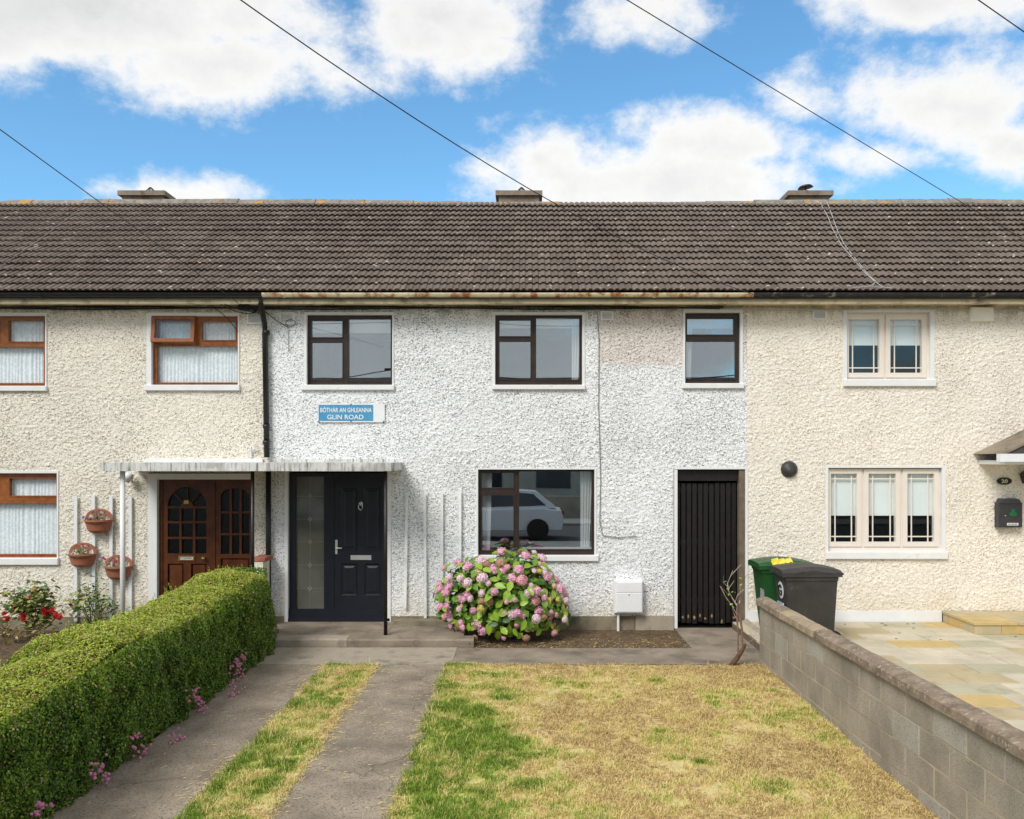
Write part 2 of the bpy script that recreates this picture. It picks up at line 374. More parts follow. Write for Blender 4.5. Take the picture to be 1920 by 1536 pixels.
def lace(name):
    m, nt, b = ntree(name); v = wcoord(nt)
    sx = nt.nodes.new('ShaderNodeSeparateXYZ'); nt.links.new(v, sx.inputs[0])
    w = nt.nodes.new('ShaderNodeTexVoronoi'); w.inputs['Scale'].default_value = 26; nt.links.new(wcoord(nt, (1, 0, 1)), w.inputs['Vector'])
    hole = mrange(nt, w.outputs['Distance'], .3, .6, 1.0, .88)
    nt.links.new(ramp(nt, tnoise(nt, v, 5, 3), [(.3, (.84, .87, .87)), (.7, (.93, .94, .94))]), b.inputs['Base Color'])
    setin(b, Roughness=.9); nt.links.new(hole, b.inputs['Alpha']); MATS[name] = m; return m
LACE = lace('lace_net')
SHEER = M('white_curtain', (.78, .79, .78), .9, .05, 4, 0)
# roof tiles: each tile its own tone, lichen specks
def tilemat():
    m, nt, b = ntree('concrete_roof_tile'); v = wcoord(nt)
    oi = nt.nodes.new('ShaderNodeObjectInfo')
    g = nt.nodes.new('ShaderNodeNewGeometry')
    wn = nt.nodes.new('ShaderNodeTexWhiteNoise'); wn.noise_dimensions = '3D'
    sn = nt.nodes.new('ShaderNodeVectorMath'); sn.operation = 'SNAP'; nt.links.new(wcoord(nt), sn.inputs[0]); sn.inputs[1].default_value = (.1985, .212, 40)
    nt.links.new(sn.outputs[0], wn.inputs[0])
    c = ramp(nt, wn.outputs[0], [(0, (.13, .099, .079)), (.5, (.158, .123, .10)), (1, (.195, .155, .127))])
    c = mixc(nt, mrange(nt, tnoise(nt, v, 30, 5, .7), .52, .72, 0, .6), c, (.30, .26, .225))
    c = mixc(nt, mrange(nt, tnoise(nt, v, 1.1, 5, .6), .45, .7, 0, .45), c, (.115, .095, .08))
    c = mixc(nt, mrange(nt, tnoise(nt, wcoord(nt, (1, 1, 1)), 8.5, 3, .5), .675, .71), c, (.52, .48, .42))
    nt.links.new(c, b.inputs['Base Color']); setin(b, Roughness=.88, Specular_IOR_Level=.25)
    bump(nt, b, tnoise(nt, v, 90, 3, .6), .4, .006); MATS['tile'] = m; return m
TILE = tilemat()
def ridgemat():
    m, nt, b = ntree('lichened_ridge_tile'); v = wcoord(nt)
    c = ramp(nt, tnoise(nt, v, 12, 5, .7), [(.3, (.16, .135, .11)), (.55, (.27, .245, .21)), (.75, (.42, .40, .35))])
    c = mixc(nt, mrange(nt, tnoise(nt, wcoord(nt, (.6, 1, 1)), 4.2, 5, .65), .575, .63), c, (.50, .27, .06))
    nt.links.new(c, b.inputs['Base Color']); setin(b, Roughness=.95); bump(nt, b, tnoise(nt, v, 60, 3, .6), .4, .008); return m
RIDGE = ridgemat()
# ---------------------------------------------------------------- ground, road and garden surfaces
structure(MB().box(-260, 260, -260, 260, -.6, -.12).build('ground', M('rough_ground', (.16, .14, .09), .95, .3, 2, .4, 20)))
structure(MB().box(-120, 120, -20.4, -13.4, -.3, -.105).build('road', M('asphalt', (.055, .055, .057), .9, .2, 2, .5, 90)))
structure(MB().box(-120, 120, -13.395, -9.6, -.3, -.02).build('footpath', M('pavement_concrete', (.24, .23, .21), .9, .15, 2, .4, 60)))
structure(MB().box(-120, 120, -23.2, -20.405, -.3, -.02).build('pavement', MATS['pavement_concrete']))
XT = [(-3.45, -2.46), (-1.865, -.955)]
YP0, YP1 = -1.33, -2.28
structure(MB().box(-3.6, 3.36, -9.59, -.02, -.4, -.028).build('garden_soil', SOIL))
def slab_strip(name, x0, x1, y0, y1, z, mat, n=40):      # concrete sheet with slightly ragged long edges
    xs = [];
    for k in range(n+1):
        t = y0+(y1-y0)*k/n
        xs.append((t, x0+(vn(t*2.7, 3.1+x0, 5)-.5)*.07, x1+(vn(t*2.3, 8.1+x1, 6)-.5)*.07))
    b = MB()
    b.loft([[(a, t, z-.1), (c, t, z-.1), (c, t, z), (a, t, z)] for t, a, c in xs]); return structure(b.build(name, mat))
for a, c in XT: slab_strip('driveway_track', a, c, -9.6, YP1, -.006, TRACK)
structure(MB().box(-3.6, -.93, YP1+.001, YP0, -.2, .0).build('garden_path', CONCL))
structure(MB().box(-.927, 3.36, YP1+.03, YP0-.02, -.2, -.003).build('garden_path', CONC))
structure(MB().box(2.27, 3.36, YP0-.019, .04, -.2, -.004).build('gate_apron', CONC))
b = MB(); b.loft([[(2.98, YP1+.2, -.2), (3.36, YP1+.2, -.2), (3.36, YP1+.2, .10), (3.2, YP1+.2, .06)], [(2.98, -.02, -.2), (3.36, -.02, -.2), (3.36, -.02, .15), (3.27, -.02, .10)]])
structure(b.build('concrete_haunch', CONCL))
# ---- rough soil under the window, with litter
def bedz(x, y): return -.062+.045*np.clip((-.15-y)/1.1, 0, 1)+.03*(fbm(x*7, y*7, 71, 3)-.5)+.02*(vn(x*38, y*38, 72)-.5)
xs = np.linspace(-.72, 2.30, 150); ys = np.linspace(YP0-.01, -.005, 70); X, Y = np.meshgrid(xs, ys); V = np.stack([X, Y, bedz(X, Y)], -1).reshape(-1, 3)
i, j = np.meshgrid(np.arange(69), np.arange(149), indexing='ij'); a = (i*150+j).ravel(); structure(npmesh('flower_bed', V, np.stack([a, a+1, a+151, a+150], 1), SOIL))
n = 2600; x = -.7+2.98*RNG.random(n); y = YP0+1.3*RNG.random(n)**1.0*.98; z = bedz(x, y)+.004; an = RNG.random(n)*6.283; L_ = .006+.022*RNG.random(n)**2; w_ = .002+.005*RNG.random(n)
dx, dy, ox, oy = np.cos(an)*L_, np.sin(an)*L_, -np.sin(an)*w_, np.cos(an)*w_
V = np.stack([np.stack([x-dx-ox, y-dy-oy, z], 1), np.stack([x+dx, y+dy, z+.014*RNG.random(n)], 1), np.stack([x-dx+ox, y-dy+oy, z+.004], 1)], 1).reshape(-1, 3); BEDLIT = (V, n)
# ---- lawn: a base sheet and blades that share one map of green and dry patches
def green(x, y):
    n = fbm(x*1.3, y*1.1, 21, 4); n2 = fbm(x*4, y*4, 31, 3)
    n3 = fbm(x*11, y*11, 35, 2); lawn = np.clip((.0-x+.16*(-2.3-y))/.8, 0, 1)*.68
    g = lawn+(n-.5)*1.15+(n2-.5)*1.25+(n3-.5)*.7+.16
    strip = .66+(n-.5)*1.1+(n2-.5)*1.3+(n3-.5)*.8-.5*np.clip((x+2.0)/.14, 0, 1)+.25*np.clip((-2.32-x)/.1, 0, 1)
    g = np.where(x < -1.5, strip, g)
    back = np.clip((y+2.95)/.6, 0, 1)*np.clip((x+.5)/.5, 0, 1)
    return np.clip(g-.25*back, 0, 1)
def grassmat():
    m, nt, b = ntree('grass'); a = nt.nodes.new('ShaderNodeAttribute'); a.attribute_name = 'rnd'
    c = ramp(nt, a.outputs['Fac'], [(0, (.38, .26, .11)), (.15, (.76, .58, .27)), (.38, (.86, .71, .35)), (.55, (.64, .60, .17)), (.75, (.27, .38, .05)), (1, (.13, .25, .025))])
    nt.links.new(c, b.inputs['Base Color']); setin(b, Roughness=.7, Specular_IOR_Level=.2)
    t = nt.nodes.new('ShaderNodeBsdfTranslucent'); nt.links.new(c, t.inputs[0]); mx = nt.nodes.new('ShaderNodeMixShader'); mx.inputs[0].default_value = .25
    nt.links.new(b.outputs[0], mx.inputs[1]); nt.links.new(t.outputs[0], mx.inputs[2]); nt.links.new(mx.outputs[0], nt.nodes['Material Output'].inputs[0]); return m
GRASS = grassmat()
o = npmesh('bed_litter', BEDLIT[0], np.arange(BEDLIT[1]*3).reshape(-1, 3), GRASS, attr=np.clip(RNG.normal(.06, .12, BEDLIT[1]), 0, .6), loops=3, kind='stuff'); tag(o, 'dead leaves and stalks littering the soil bed beside the hydrangea', 'litter')
def gridsheet(name, x0, x1, y0, y1, step, zf, af, mat):
    xs = np.linspace(x0, x1, int((x1-x0)/step)+2); ys = np.linspace(y0, y1, int((y1-y0)/step)+2)
    X, Y = np.meshgrid(xs, ys); V = np.stack([X, Y, zf(X, Y)], -1).reshape(-1, 3); nx = len(xs)
    i, j = np.meshgrid(np.arange(len(ys)-1), np.arange(nx-1), indexing='ij'); a = (i*nx+j).ravel()
    Q = np.stack([a, a+1, a+nx+1, a+nx], 1); cc = V[Q].mean(1)
    return npmesh(name, V, Q, mat, attr=af(cc[:, 0], cc[:, 1]))
def lawnz(x, y): return -.022+.016*fbm(x*1.7, y*1.7, 3, 3)+.012*fbm(x*9, y*9, 9, 2)
def thatch(x, y): return np.clip(green(x, y)*.62+.10+(vn(x*40, y*40, 4)-.5)*.35, 0, .8)
YN = -7.9
o = gridsheet('lawn', -.955, 3.0, YN, YP1-.005, .03, lawnz, thatch, GRASS); structure(o)
o = gridsheet('grass_verge', -2.46, -1.865, YN, YP1-.005, .03, lawnz, thatch, GRASS); structure(o)
def blades(name, label, x0, x1, y0, y1, n, edge):
    d = CAMD+RNG.random(n*3)*0; x = x0+(x1-x0)*RNG.random(n*2)+RNG.normal(0, .022, n*2)*(RNG.random(n*2) < .5); y = y0+(y1-y0)*RNG.random(n*2)
    keep = RNG.random(n*2) < np.clip(2.6*(fbm(x*7, y*7, 77, 3)-.22), .06, 1); x = x[keep][:n]; y = y[keep][:n]; n = len(x)
    g = green(x, y); h = (.012+.026*RNG.random(n))*(.7+.75*g)*(.6+1.05*fbm(x*5.5, y*5.5, 55, 3)**1.4)
    tall = RNG.random(n) < .02; h[tall] *= 2.2
    an = RNG.random(n)*2*np.pi; lean = (.35+1.3*RNG.random(n)**1.2)*(1.25-.55*g)
    dx, dy = np.cos(an)*lean*h, np.sin(an)*lean*h
    wv = an+np.pi/2+(RNG.random(n)-.5); w = .0016+.0020*RNG.random(n)
    z = lawnz(x, y)-.004
    p0 = np.stack([x-np.cos(wv)*w, y-np.sin(wv)*w, z], 1); p1 = np.stack([x+np.cos(wv)*w, y+np.sin(wv)*w, z], 1)
    mid = np.stack([x+dx*.45, y+dy*.45, z+h*.72], 1); q0 = mid+np.stack([np.cos(wv)*w, np.sin(wv)*w, 0*w], 1)*.8; q1 = mid-np.stack([np.cos(wv)*w, np.sin(wv)*w, 0*w], 1)*.8
    tip = np.stack([x+dx, y+dy, z+h*.9], 1)
    V = np.stack([p0, p1, q0, q1, tip], 1).reshape(-1, 3); k = np.arange(n)*5
    T = np.concatenate([np.stack([k, k+1, k+2], 1), np.stack([k, k+2, k+3], 1), np.stack([k+3, k+2, k+4], 1)])
    c = np.clip(g*.72+.13+RNG.normal(0, .19, n), 0, 1)
    o = npmesh(name, V, T, GRASS, attr=np.concatenate([c, c, c]), loops=3, kind='stuff'); return tag(o, label, 'grass')
blades('lawn_grass', 'short dry yellow and green grass growing on the front lawn', -1.0, 2.99, YN, YP1+.03, 250000, 0)
blades('verge_grass', 'green grass strip growing between the two concrete driveway tracks', -2.5, -1.83, YN, YP1+.02, 46000, 0)
# mown straw blown over the concrete beside the grass
n = 5200; side = RNG.integers(0, 4, n); ex = np.array([-2.46, -1.865, -.955, -2.46])[side]; sg_ = np.array([-1, 1, -1, -1])[side]
x = ex+sg_*np.abs(RNG.exponential(.055, n)); y = YN+(YP1-YN)*RNG.random(n); far = RNG.random(n) < .10; x = np.where(far, -3.3+2.3*RNG.random(n), x)
keep = (fbm(x*3, y*3, 91, 3) > .44) & ~((x > -2.46) & (x < -1.865)) & (x < -.955); x = x[keep]; y = y[keep]; n = len(x)
an = RNG.random(n)*6.283; L_ = .012+.03*RNG.random(n); w_ = .0014+.001*RNG.random(n); dx, dy = np.cos(an)*L_, np.sin(an)*L_; ox, oy = -np.sin(an)*w_, np.cos(an)*w_; z = np.full(n, .0)
V = np.stack([np.stack([x-dx-ox, y-dy-oy, z], 1), np.stack([x+dx, y+dy, z+.006], 1), np.stack([x-dx+ox, y-dy+oy, z+.003], 1)], 1).reshape(-1, 3)
o = npmesh('straw_clippings', V, np.arange(n*3).reshape(-1, 3), GRASS, attr=.1+.35*RNG.random(n), loops=3, kind='stuff'); tag(o, 'dry straw clippings scattered over the concrete driveway tracks', 'straw')
# ---------------------------------------------------------------- the terrace
XA, XB, XC, XD = -11.1, -3.905, 3.366, 10.6            # party walls
ZE = 4.93                                              # top of wall / soffit
EY, EZ = -.40, P(0, 548, -.4).z                        # tile edge
RY = 3.0; RZ = CAMZ+(VY-380)*(CAMD+RY)/F
SL = math.hypot(RY-EY, RZ-EZ); PITCH = math.atan2(RZ-EZ, RY-EY); NROW = 16; GAU = (SL-.05)/NROW
def rect(px0, px1, py0, py1): return (FX(px0), FX(px1), FZ(py1), FZ(py0))
OPEN = {   # wall openings (photo px on the front wall)
 'L': [(-92, 88, 587, 733), (276, 449, 587, 733), (-122, 110, 883, 1058), (279, 476, 886, 1172)],
 'M': [(571, 738, 586, 731), (924, 1096, 586, 730), (1281, 1392, 580, 727), (893, 1118, 878, 1050), (534, 733, 880, 1169), (1263, 1400, 878, 1180)],
 'R': [(1581, 1751, 580, 723), (1548, 1772, 874, 1046)]}
def wall_mesh(house, x0, x1, mat, holes, zb, seed):
    fine = .0115
    def lines(a, b, snaps, vis):
        pts = sorted(set([a, b]+[s for s in snaps if a < s < b])); out = [a]
        for p, q in zip(pts[:-1], pts[1:]):
            st = fine if vis(.5*(p+q)) else .06; n = max(1, round((q-p)/st)); out += [p+(q-p)*(k+1)/n for k in range(n)]
        return np.array(out)
    H = [rect(*h) for h in holes]
    xs = lines(x0, x1, [v for h in H for v in h[:2]]+[-8.6, 8.2], lambda t: -8.6 < t < 8.2)
    zs = lines(zb, ZE+.02, [v for h in H for v in h[2:]], lambda t: True)
    X, Z = np.meshgrid(xs, zs)
    n1 = vn(X/.034+1.2*vn(X/.07, Z/.06, seed), Z/.023, seed+1); n2 = vn(X/.0165, Z/.0135, seed+2); n3 = fbm(X/.35, Z/.35, seed+3, 2)
    lump = np.clip((n1-.28)*1.7, 0, 1)
    D = .0105*lump*(.3+.7*n2)+.009*n2+.007*(n3-.5)
    edge = np.ones_like(X)
    for a, c, e, f in H:
        dd = np.maximum(np.maximum(a-X, X-c), np.maximum(e-Z, Z-f)); edge = np.minimum(edge, np.clip((dd+.001)/.03, .15, 1))
    D = D*edge
    V = np.stack([X, -D, Z], -1).reshape(-1, 3); nx = len(xs)
    i, j = np.meshgrid(np.arange(len(zs)-1), np.arange(nx-1), indexing='ij'); i = i.ravel(); j = j.ravel()
    cx = .5*(xs[j]+xs[j+1]); cz = .5*(zs[i]+zs[i+1]); ok = np.ones(len(i), bool)
    for a, c, e, f in H: ok &= ~((cx > a) & (cx < c) & (cz > e) & (cz < f))
    a = (i*nx+j)[ok]; Q = np.stack([a, a+1, a+nx+1, a+nx], 1)
    return npmesh('wall', V, Q, mat, parent=house)
# tile shape: a broad and a narrow roll side by side
TW = .1985
prof = [(0, 0), (.012, .004), (.022, .016), (.034, .020), (.066, .020), (.078, .015), (.088, .002), (.108, .0), (.120, .006), (.130, .018), (.142, .021), (.156, .021), (.168, .016), (.180, .002), (.1985, 0)]
def tile_mb(x=0, s=0, dz=0, full=True, jx=0):
    b = MB(); c, sn = math.cos(PITCH), math.sin(PITCH)
    def pt(u, t, h): return (x+u+jx, EY+(s+t)*c-h*sn, EZ+(s+t)*sn+h*c)
    L_ = GAU+.05; n = len(prof)
    low = [pt(u, 0, .034+h*1.15+dz) for u, h in prof]; lowb = [pt(u, .03, .0+h*.5+dz) for u, h in prof]; up = [pt(u, L_, h*.9-.003) for u, h in prof]
    vs = lowb+low+up; fs = []
    for i in range(n-1): fs += [(i, i+1, n+i+1, n+i), (n+i, n+i+1, 2*n+i+1, 2*n+i)]
    fs += [(0, n, 2*n), (n-1, 3*n-1, 2*n-1)]
    return b.add(vs, fs)
TILE_ME = tile_mb().mesh('tile', TILE, (0, EY, EZ))
def roof(house, x0, x1):
    c, sn = math.cos(PITCH), math.sin(PITCH)
    b = MB(); t = .03
    prof_r = [(EY+.02, EZ-.02), (RY, RZ-.03), (2*RY-EY, EZ-.02), (2*RY-EY, EZ-.12), (RY, RZ-.16), (EY+.02, EZ-.10)]
    n = len(prof_r)
    b.loft([[(x0+.002, y, z) for y, z in prof_r], [(x1-.002, y, z) for y, z in prof_r]])
    r = b.build('roof', M('roof_felt', (.05, .045, .04), .9), house); hp = worldpos(house)
    nc = int(round((x1-x0)/TW)); w = (x1-x0)/nc; rest = MB(); cnt = 0
    for row in range(NROW):
        for k in range(nc):
            x = x0+k*w; s = row*GAU; dz = random.uniform(0, .006)+.028*(fbm(np.array(x*.35), np.array(row*.22), 17, 2)-.5); jx = random.uniform(-.0015, .0015)
            if cnt < 300 and -10.2 < x < 9.9:
                inst('tile', TILE_ME, (x+jx-hp.x, EY+s*c-dz*sn-hp.y, EZ+s*sn+dz*c-hp.z), r, rot=(random.uniform(-.006, .006), random.uniform(-.008, .008), random.uniform(-.004, .004)))
                cnt += 1
            else: rest.add(*(lambda q: (q.v, q.f))(tile_mb(x, s, dz, jx=jx)))
    o = rest.build('upper_tiles', TILE, r); o['kind'] = 'stuff'
    nr = int((x1-x0)/.45); rw = (x1-x0)/nr
    for k in range(nr):
        xa = x0+k*rw; dz = random.uniform(-.012, .012)-.03*math.sin((xa+3)*.45); q = MB(); secs = []
        for xx in (xa+.004, xa+rw-.004):
            secs.append([(xx, RY+yy, RZ+zz+dz) for yy, zz in ((-.15, -.085), (-.10, -.015), (-.05, .025), (0, .038), (.05, .025), (.10, -.015), (.15, -.085), (.13, -.11), (0, -.0), (-.13, -.11))])
        q.loft(secs); q.build('ridge_tile', RIDGE, r)
    return r
def eaves(house, x0, x1, gmat, fmat, joints=()):
    MB().box(x0+.001, x1-.001, -.335, -.285, ZE-.055, EZ-.01).build('fascia', fmat, house)
    MB().box(x0+.001, x1-.001, -.284, .01, ZE-.03, ZE+.01).build('soffit', fmat, house)
    g = MB(); gz = EZ-.012; gy = -.375
    secs = []
    for xx in (x0+.004, x1-.004):
        secs.append([(xx, gy+.058*math.cos(t), gz+.062*math.sin(t)) for t in np.linspace(math.pi, 2*math.pi, 9)]+[(xx, gy+.052*math.cos(t), gz+.056*math.sin(t)) for t in np.linspace(2*math.pi, math.pi, 9)])
    g.loft(secs); go = g.build('gutter', gmat, house, smooth=False)
    k = x0+.3
    while k < x1:
        q = MB(); q.loft([[(xx, gy+.066*math.cos(t), gz+.07*math.sin(t)) for t in np.linspace(math.pi, 2*math.pi, 8)]+[(xx, gy+.06*math.cos(t), gz+.064*math.sin(t)) for t in np.linspace(2*math.pi, math.pi, 8)] for xx in (k, k+.045)])
        q.build('gutter_bracket', gmat, go); k += 1.82
def chimney(house, px0, px1, kind):
    y0, y1 = 3.35, 4.35; a, c = P(px0, 0, y0).x, P(px1, 0, y0).x; zt = P(0, 357, y0).z
    ch = MB().box(a+.06, c-.06, y0+.06, y1-.06, 6.2, zt-.09).build('chimney', CHIM, house)
    MB().box(a, c, y0, y1, zt-.09, zt).build('chimney_cap', CHIM, ch)
    cx = .5*(a+c)+(.02 if kind == 'cowl' else .05); cy = .5*(y0+y1)-.2
    if kind == 'cowl':
        cx = P(1510, 0, cy).x
        MB().lathe((cx, cy, zt), [(.075, 0), (.07, .06), (.065, .08)], 12).build('chimney_pot', M('clay_pot', (.4, .25, .16), .8), ch)
        q = MB().lathe((cx, cy, zt+.16), [(.01, -.08), (.015, -.01), (.15, -.02), (.11, .02), (.02, .04)], 16).rot((cx, cy, zt+.16), 'Y', -.12)
        q.build('chimney_cowl', M('dark_steel', (.06, .05, .05), .5, metal=.5), ch, smooth=True)
    else:
        MB().lathe((cx, cy, zt), [(.11, 0), (.10, .025)], 12).build('chimney_pot', M('clay_pot', (.4, .25, .16), .8), ch)
        q = MB()
        for k in range(9):
            t = k*2*math.pi/9; q.tube([(cx+.11*math.cos(t), cy+.11*math.sin(t), zt+.02), (cx+.07*math.cos(t), cy+.07*math.sin(t), zt+.09), (cx+.012*math.cos(t+.4), cy+.012*math.sin(t+.4), zt+.15)], .008, 4)
        q.build('wire_bird_guard', M('dark_steel', (.06, .05, .05), .5, metal=.5), ch)
YF0, YF1 = .055, .115
def window(house, op, fr, panes, fmat, gmat, bandmat=WHITE, sill=None, sillmat=WHITE, bars=None, bead=.014, proud=.010):
    """op: opening, fr: frame outline, panes: glass outlines (all photo px)"""
    a, c, e, f = rect(*fr); ps = [rect(*p) for p in panes]
    b = MB(); xs = sorted(set([a, c]+[v for p in ps for v in p[:2]])); zs = sorted(set([e, f]+[v for p in ps for v in p[2:]]))
    for i in range(len(xs)-1):
        for j in range(len(zs)-1):
            mx, mz = .5*(xs[i]+xs[i+1]), .5*(zs[j]+zs[j+1])
            if not any(p[0] < mx < p[1] and p[2] < mz < p[3] for p in ps): b.box(xs[i], xs[i+1], YF0, YF1, zs[j], zs[j+1])
    for p in ps:      # glazing beads, proud of the frame
        w = bead; o4 = [(p[0]-w, p[2]-w), (p[1]+w, p[2]-w), (p[1]+w, p[3]+w), (p[0]-w, p[3]+w)]; i4 = [(p[0]+.003, p[2]+.003), (p[1]-.003, p[2]+.003), (p[1]-.003, p[3]-.003), (p[0]+.003, p[3]-.003)]
        b.ring(o4, i4, YF0-proud, YF0+.03)
    win = b.build('window', fmat, house)
    for p in ps: MB().box(p[0]-.004, p[1]+.004, .082, .086, p[2]-.004, p[3]+.004).build('pane', gmat, win)
    A, C_, E, F_ = rect(*op)
    sb = FZ(fr[3])                                         # top of sill
    o4 = [(A-.003, sb), (C_+.003, sb), (C_+.003, F_+.003), (A-.003, F_+.003)]; i4 = [(a+.003, sb), (c-.003, sb), (c-.003, f-.003), (a+.003, f-.003)]
    q = MB(); o_, i_ = o4, i4
    vs = [(x, y, z) for y in (-.018, .13) for o in (o_, i_) for x, z in o]
    fs = []
    for i in (1, 2, 3):
        j = (i+1) % 4; fs += [(i, j, 4+j, 4+i), (8+i, 12+i, 12+j, 8+j), (i, 8+i, 8+j, j), (4+i, 4+j, 12+j, 12+i)]
    q.add(vs, fs); q.build('reveal', bandmat, win)
    s0, s1, s2 = sill
    MB().cbox(FX(s0), FX(s1), -.055, .12, FZ(s2), sb-.001, .008).build('sill', sillmat, win)
    if bars:
        q = MB()
        for p, (vx, hz) in zip(ps, bars):
            for x in vx: q.box(FX(x)-.009, FX(x)+.009, .074, .081, p[2], p[3])
            for z in hz: q.box(p[0], p[1], .0745, .0815, FZ(z)-.009, FZ(z)+.009)
        q.build('glazing_bar', UPVC, win)
    return win
def drape(parent, name, px0, px1, py0, py1, y, amp, pitch, mat, taper=0):
    a, c, e, f = rect(px0, px1, py0, py1); n = max(8, int((c-a)/pitch*6)); vs = []; fs = []
    for k in range(n+1):
        t = k/n; x = a+(c-a)*t; yy = y+amp*(.45+.8*float(vn(x*5, 3, 8)))*math.sin(x/pitch*6.28+2.6*math.sin(x*7)+1.7*math.sin(x*17+1))
        x2 = a+(c-a)*t*(1-taper)
        vs += [(x, yy*.6+y*.4, f), (x2, yy+.004*math.sin(k), e)]
        if k: fs.append((2*k-2, 2*k, 2*k+1, 2*k-1))
    return MB().add(vs, fs).build(name, mat, parent, smooth=True)
def interior(house, x0, x1):
    b = MB(); y0, y1 = .03, 4.2; z0, z1 = -.05, ZE-.02
    for (u0, u1, w0, w1) in ((x0+.06, x1-.06, z0, 2.42), (x0+.06, x1-.06, 2.56, z1)):
        vs = [(u0, y0, w0), (u1, y0, w0), (u1, y1, w0), (u0, y1, w0), (u0, y0, w1), (u1, y0, w1), (u1, y1, w1), (u0, y1, w1)]
        b.add(vs, [(0, 1, 2, 3), (7, 6, 5, 4), (1, 5, 6, 2), (3, 2, 6, 7), (0, 3, 7, 4)])
    b.build('interior', INTERIOR, house)
    MB().box(x0+.03, x1-.03, .4, 6.3, -.3, -.06).build('foundation', PLINTH, house)
    MB().box(x0+.002, x1-.002, 6.0, 6.2, -.3, ZE).build('back_wall', PLINTH, house)
def vent(house, px0, px1, py0, py1):
    a, c, e, f = rect(px0, px1, py0, py1)
    v = MB().ring([(a, e), (c, e), (c, f), (a, f)], [(a+.025, e+.025), (c-.025, e+.025), (c-.025, f-.02), (a+.025, f-.02)], -.03, .0)
    v.box(a+.01, c-.01, -.006, .0, e+.01, f-.01)
    n = 4
    for k in range(n):
        z = e+.03+(f-e-.055)*k/n; v.add([(a+.02, -.028, z), (c-.02, -.028, z), (c-.02, -.008, z+.024), (a+.02, -.008, z+.024)], [(0, 1, 2, 3)])
    return v.build('air_vent', WHITE, house)
def house(x0, x1, label, mat, key, zb):
    h = thing('terraced_house', ((x0+x1)/2, 0, 0), label, 'house')
    wall_mesh(h, x0, x1, mat, OPEN[key], zb, {'L': 100, 'M': 200, 'R': 300}[key]); roof(h, x0, x1); interior(h, x0, x1); return h
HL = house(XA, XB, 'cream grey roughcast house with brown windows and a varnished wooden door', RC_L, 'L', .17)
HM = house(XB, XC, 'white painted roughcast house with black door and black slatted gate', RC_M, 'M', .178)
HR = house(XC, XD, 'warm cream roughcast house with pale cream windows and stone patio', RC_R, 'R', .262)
eaves(HL, XA, XB+.02, BLACKP, CREAM); eaves(HM, XB+.021, XC, RUST, CREAM); eaves(HR, XC+.001, XD, GUTMOSS, CREAM)
chimney(HL, 220, 309, 'wire'); chimney(HM, 929, 1017, 'wire'); chimney(HR, 1478, 1563, 'cowl')
# windows of the cream grey house
w = window(HL, OPEN['L'][0], (-87, 86, 592, 724), [(-80, -6, 600, 640), (12, 79, 600, 640), (-80, 79, 650, 718)], BROWN, GLASSN, sill=(-95, 90, 734))
drape(w, 'net_curtain', -84, 82, 596, 722, .135, .010, .055, LACE)
w = window(HL, OPEN['L'][1], (284, 447, 592, 722), [(292, 361, 602, 637), (376, 440, 602, 637), (291, 446, 648, 717)], BROWN, GLASSN, sill=(273, 451, 733))
drape(w, 'net_curtain', 288, 444, 596, 720, .135, .010, .055, LACE)
def open_sash(win, px0, px1, py0, py1):
    a, c, e, f = rect(px0, px1, py0, py1); k = .055
    q = MB().ring([(a, e), (c, e), (c, f), (a, f)], [(a+k, e+k), (c-k, e+k), (c-k, f-k), (a+k, f-k)], -.012, .04).rot((0, .03, f), 'X', -.13); s = q.build('open_sash', BROWN, win)
    MB().box(a+k-.005, c-k+.005, .01, .014, e+k-.005, f-k+.005).rot((0, .03, f), 'X', -.13).build('pane', GLASSN, s)
open_sash(w, 285, 366, 593, 643)
w = window(HL, OPEN['L'][2], (-118, 108, 887, 1046), [(-110, -8, 897, 930), (14, 103, 897, 930), (-110, 104, 944, 1040)], BROWN, GLASSN, sill=(-126, 112, 1059))
drape(w, 'net_curtain', -114, 106, 890, 1044, .135, .010, .06, LACE)
# windows of the white house
w = window(HM, OPEN['M'][0], (575, 736, 590, 722), [(582, 641, 600, 632), (582, 641, 641, 712), (652, 732, 597, 714)], DARK, GLASS, sill=(566, 740, 732))
drape(w, 'roller_blind', 580, 734, 594, 622, .15, .002, .3, BLIND)
w = window(HM, OPEN['M'][1], (928, 1092, 590, 722), [(936, 995, 599, 630), (936, 995, 639, 711), (1005, 1087, 595, 712)], DARK, GLASS, sill=(923, 1097, 731))
drape(w, 'curtain', 1073, 1090, 592, 718, .16, .014, .05, SHEER, .3); drape(w, 'roller_blind', 932, 1090, 594, 612, .20, .002, .3, BLIND)
w = window(HM, OPEN['M'][2], (1284, 1388, 586, 719), [(1289, 1378, 596, 627), (1287, 1381, 639, 710)], DARK, GLASS, sill=(1279, 1394, 729))
drape(w, 'curtain', 1285, 1303, 590, 714, .16, .014, .05, SHEER, .25); drape(w, 'roller_blind', 1286, 1384, 590, 613, .20, .002, .3, BLIND)
w = window(HM, OPEN['M'][3], (896, 1115, 880, 1041), [(903, 963, 887, 915), (903, 963, 929, 1033), (973, 1110, 884, 1031)], DARK, GLASS, sill=(888, 1122, 1052))
drape(w, 'curtain', 900, 922, 884, 1036, .17, .014, .05, SHEER, .2); drape(w, 'curtain', 1089, 1112, 884, 1036, .17, .014, .05, SHEER, .25)
MB().box(FX(974), FX(1110), .13, .19, FZ(1036), FZ(1028)).build('window_board', WHITE, w)
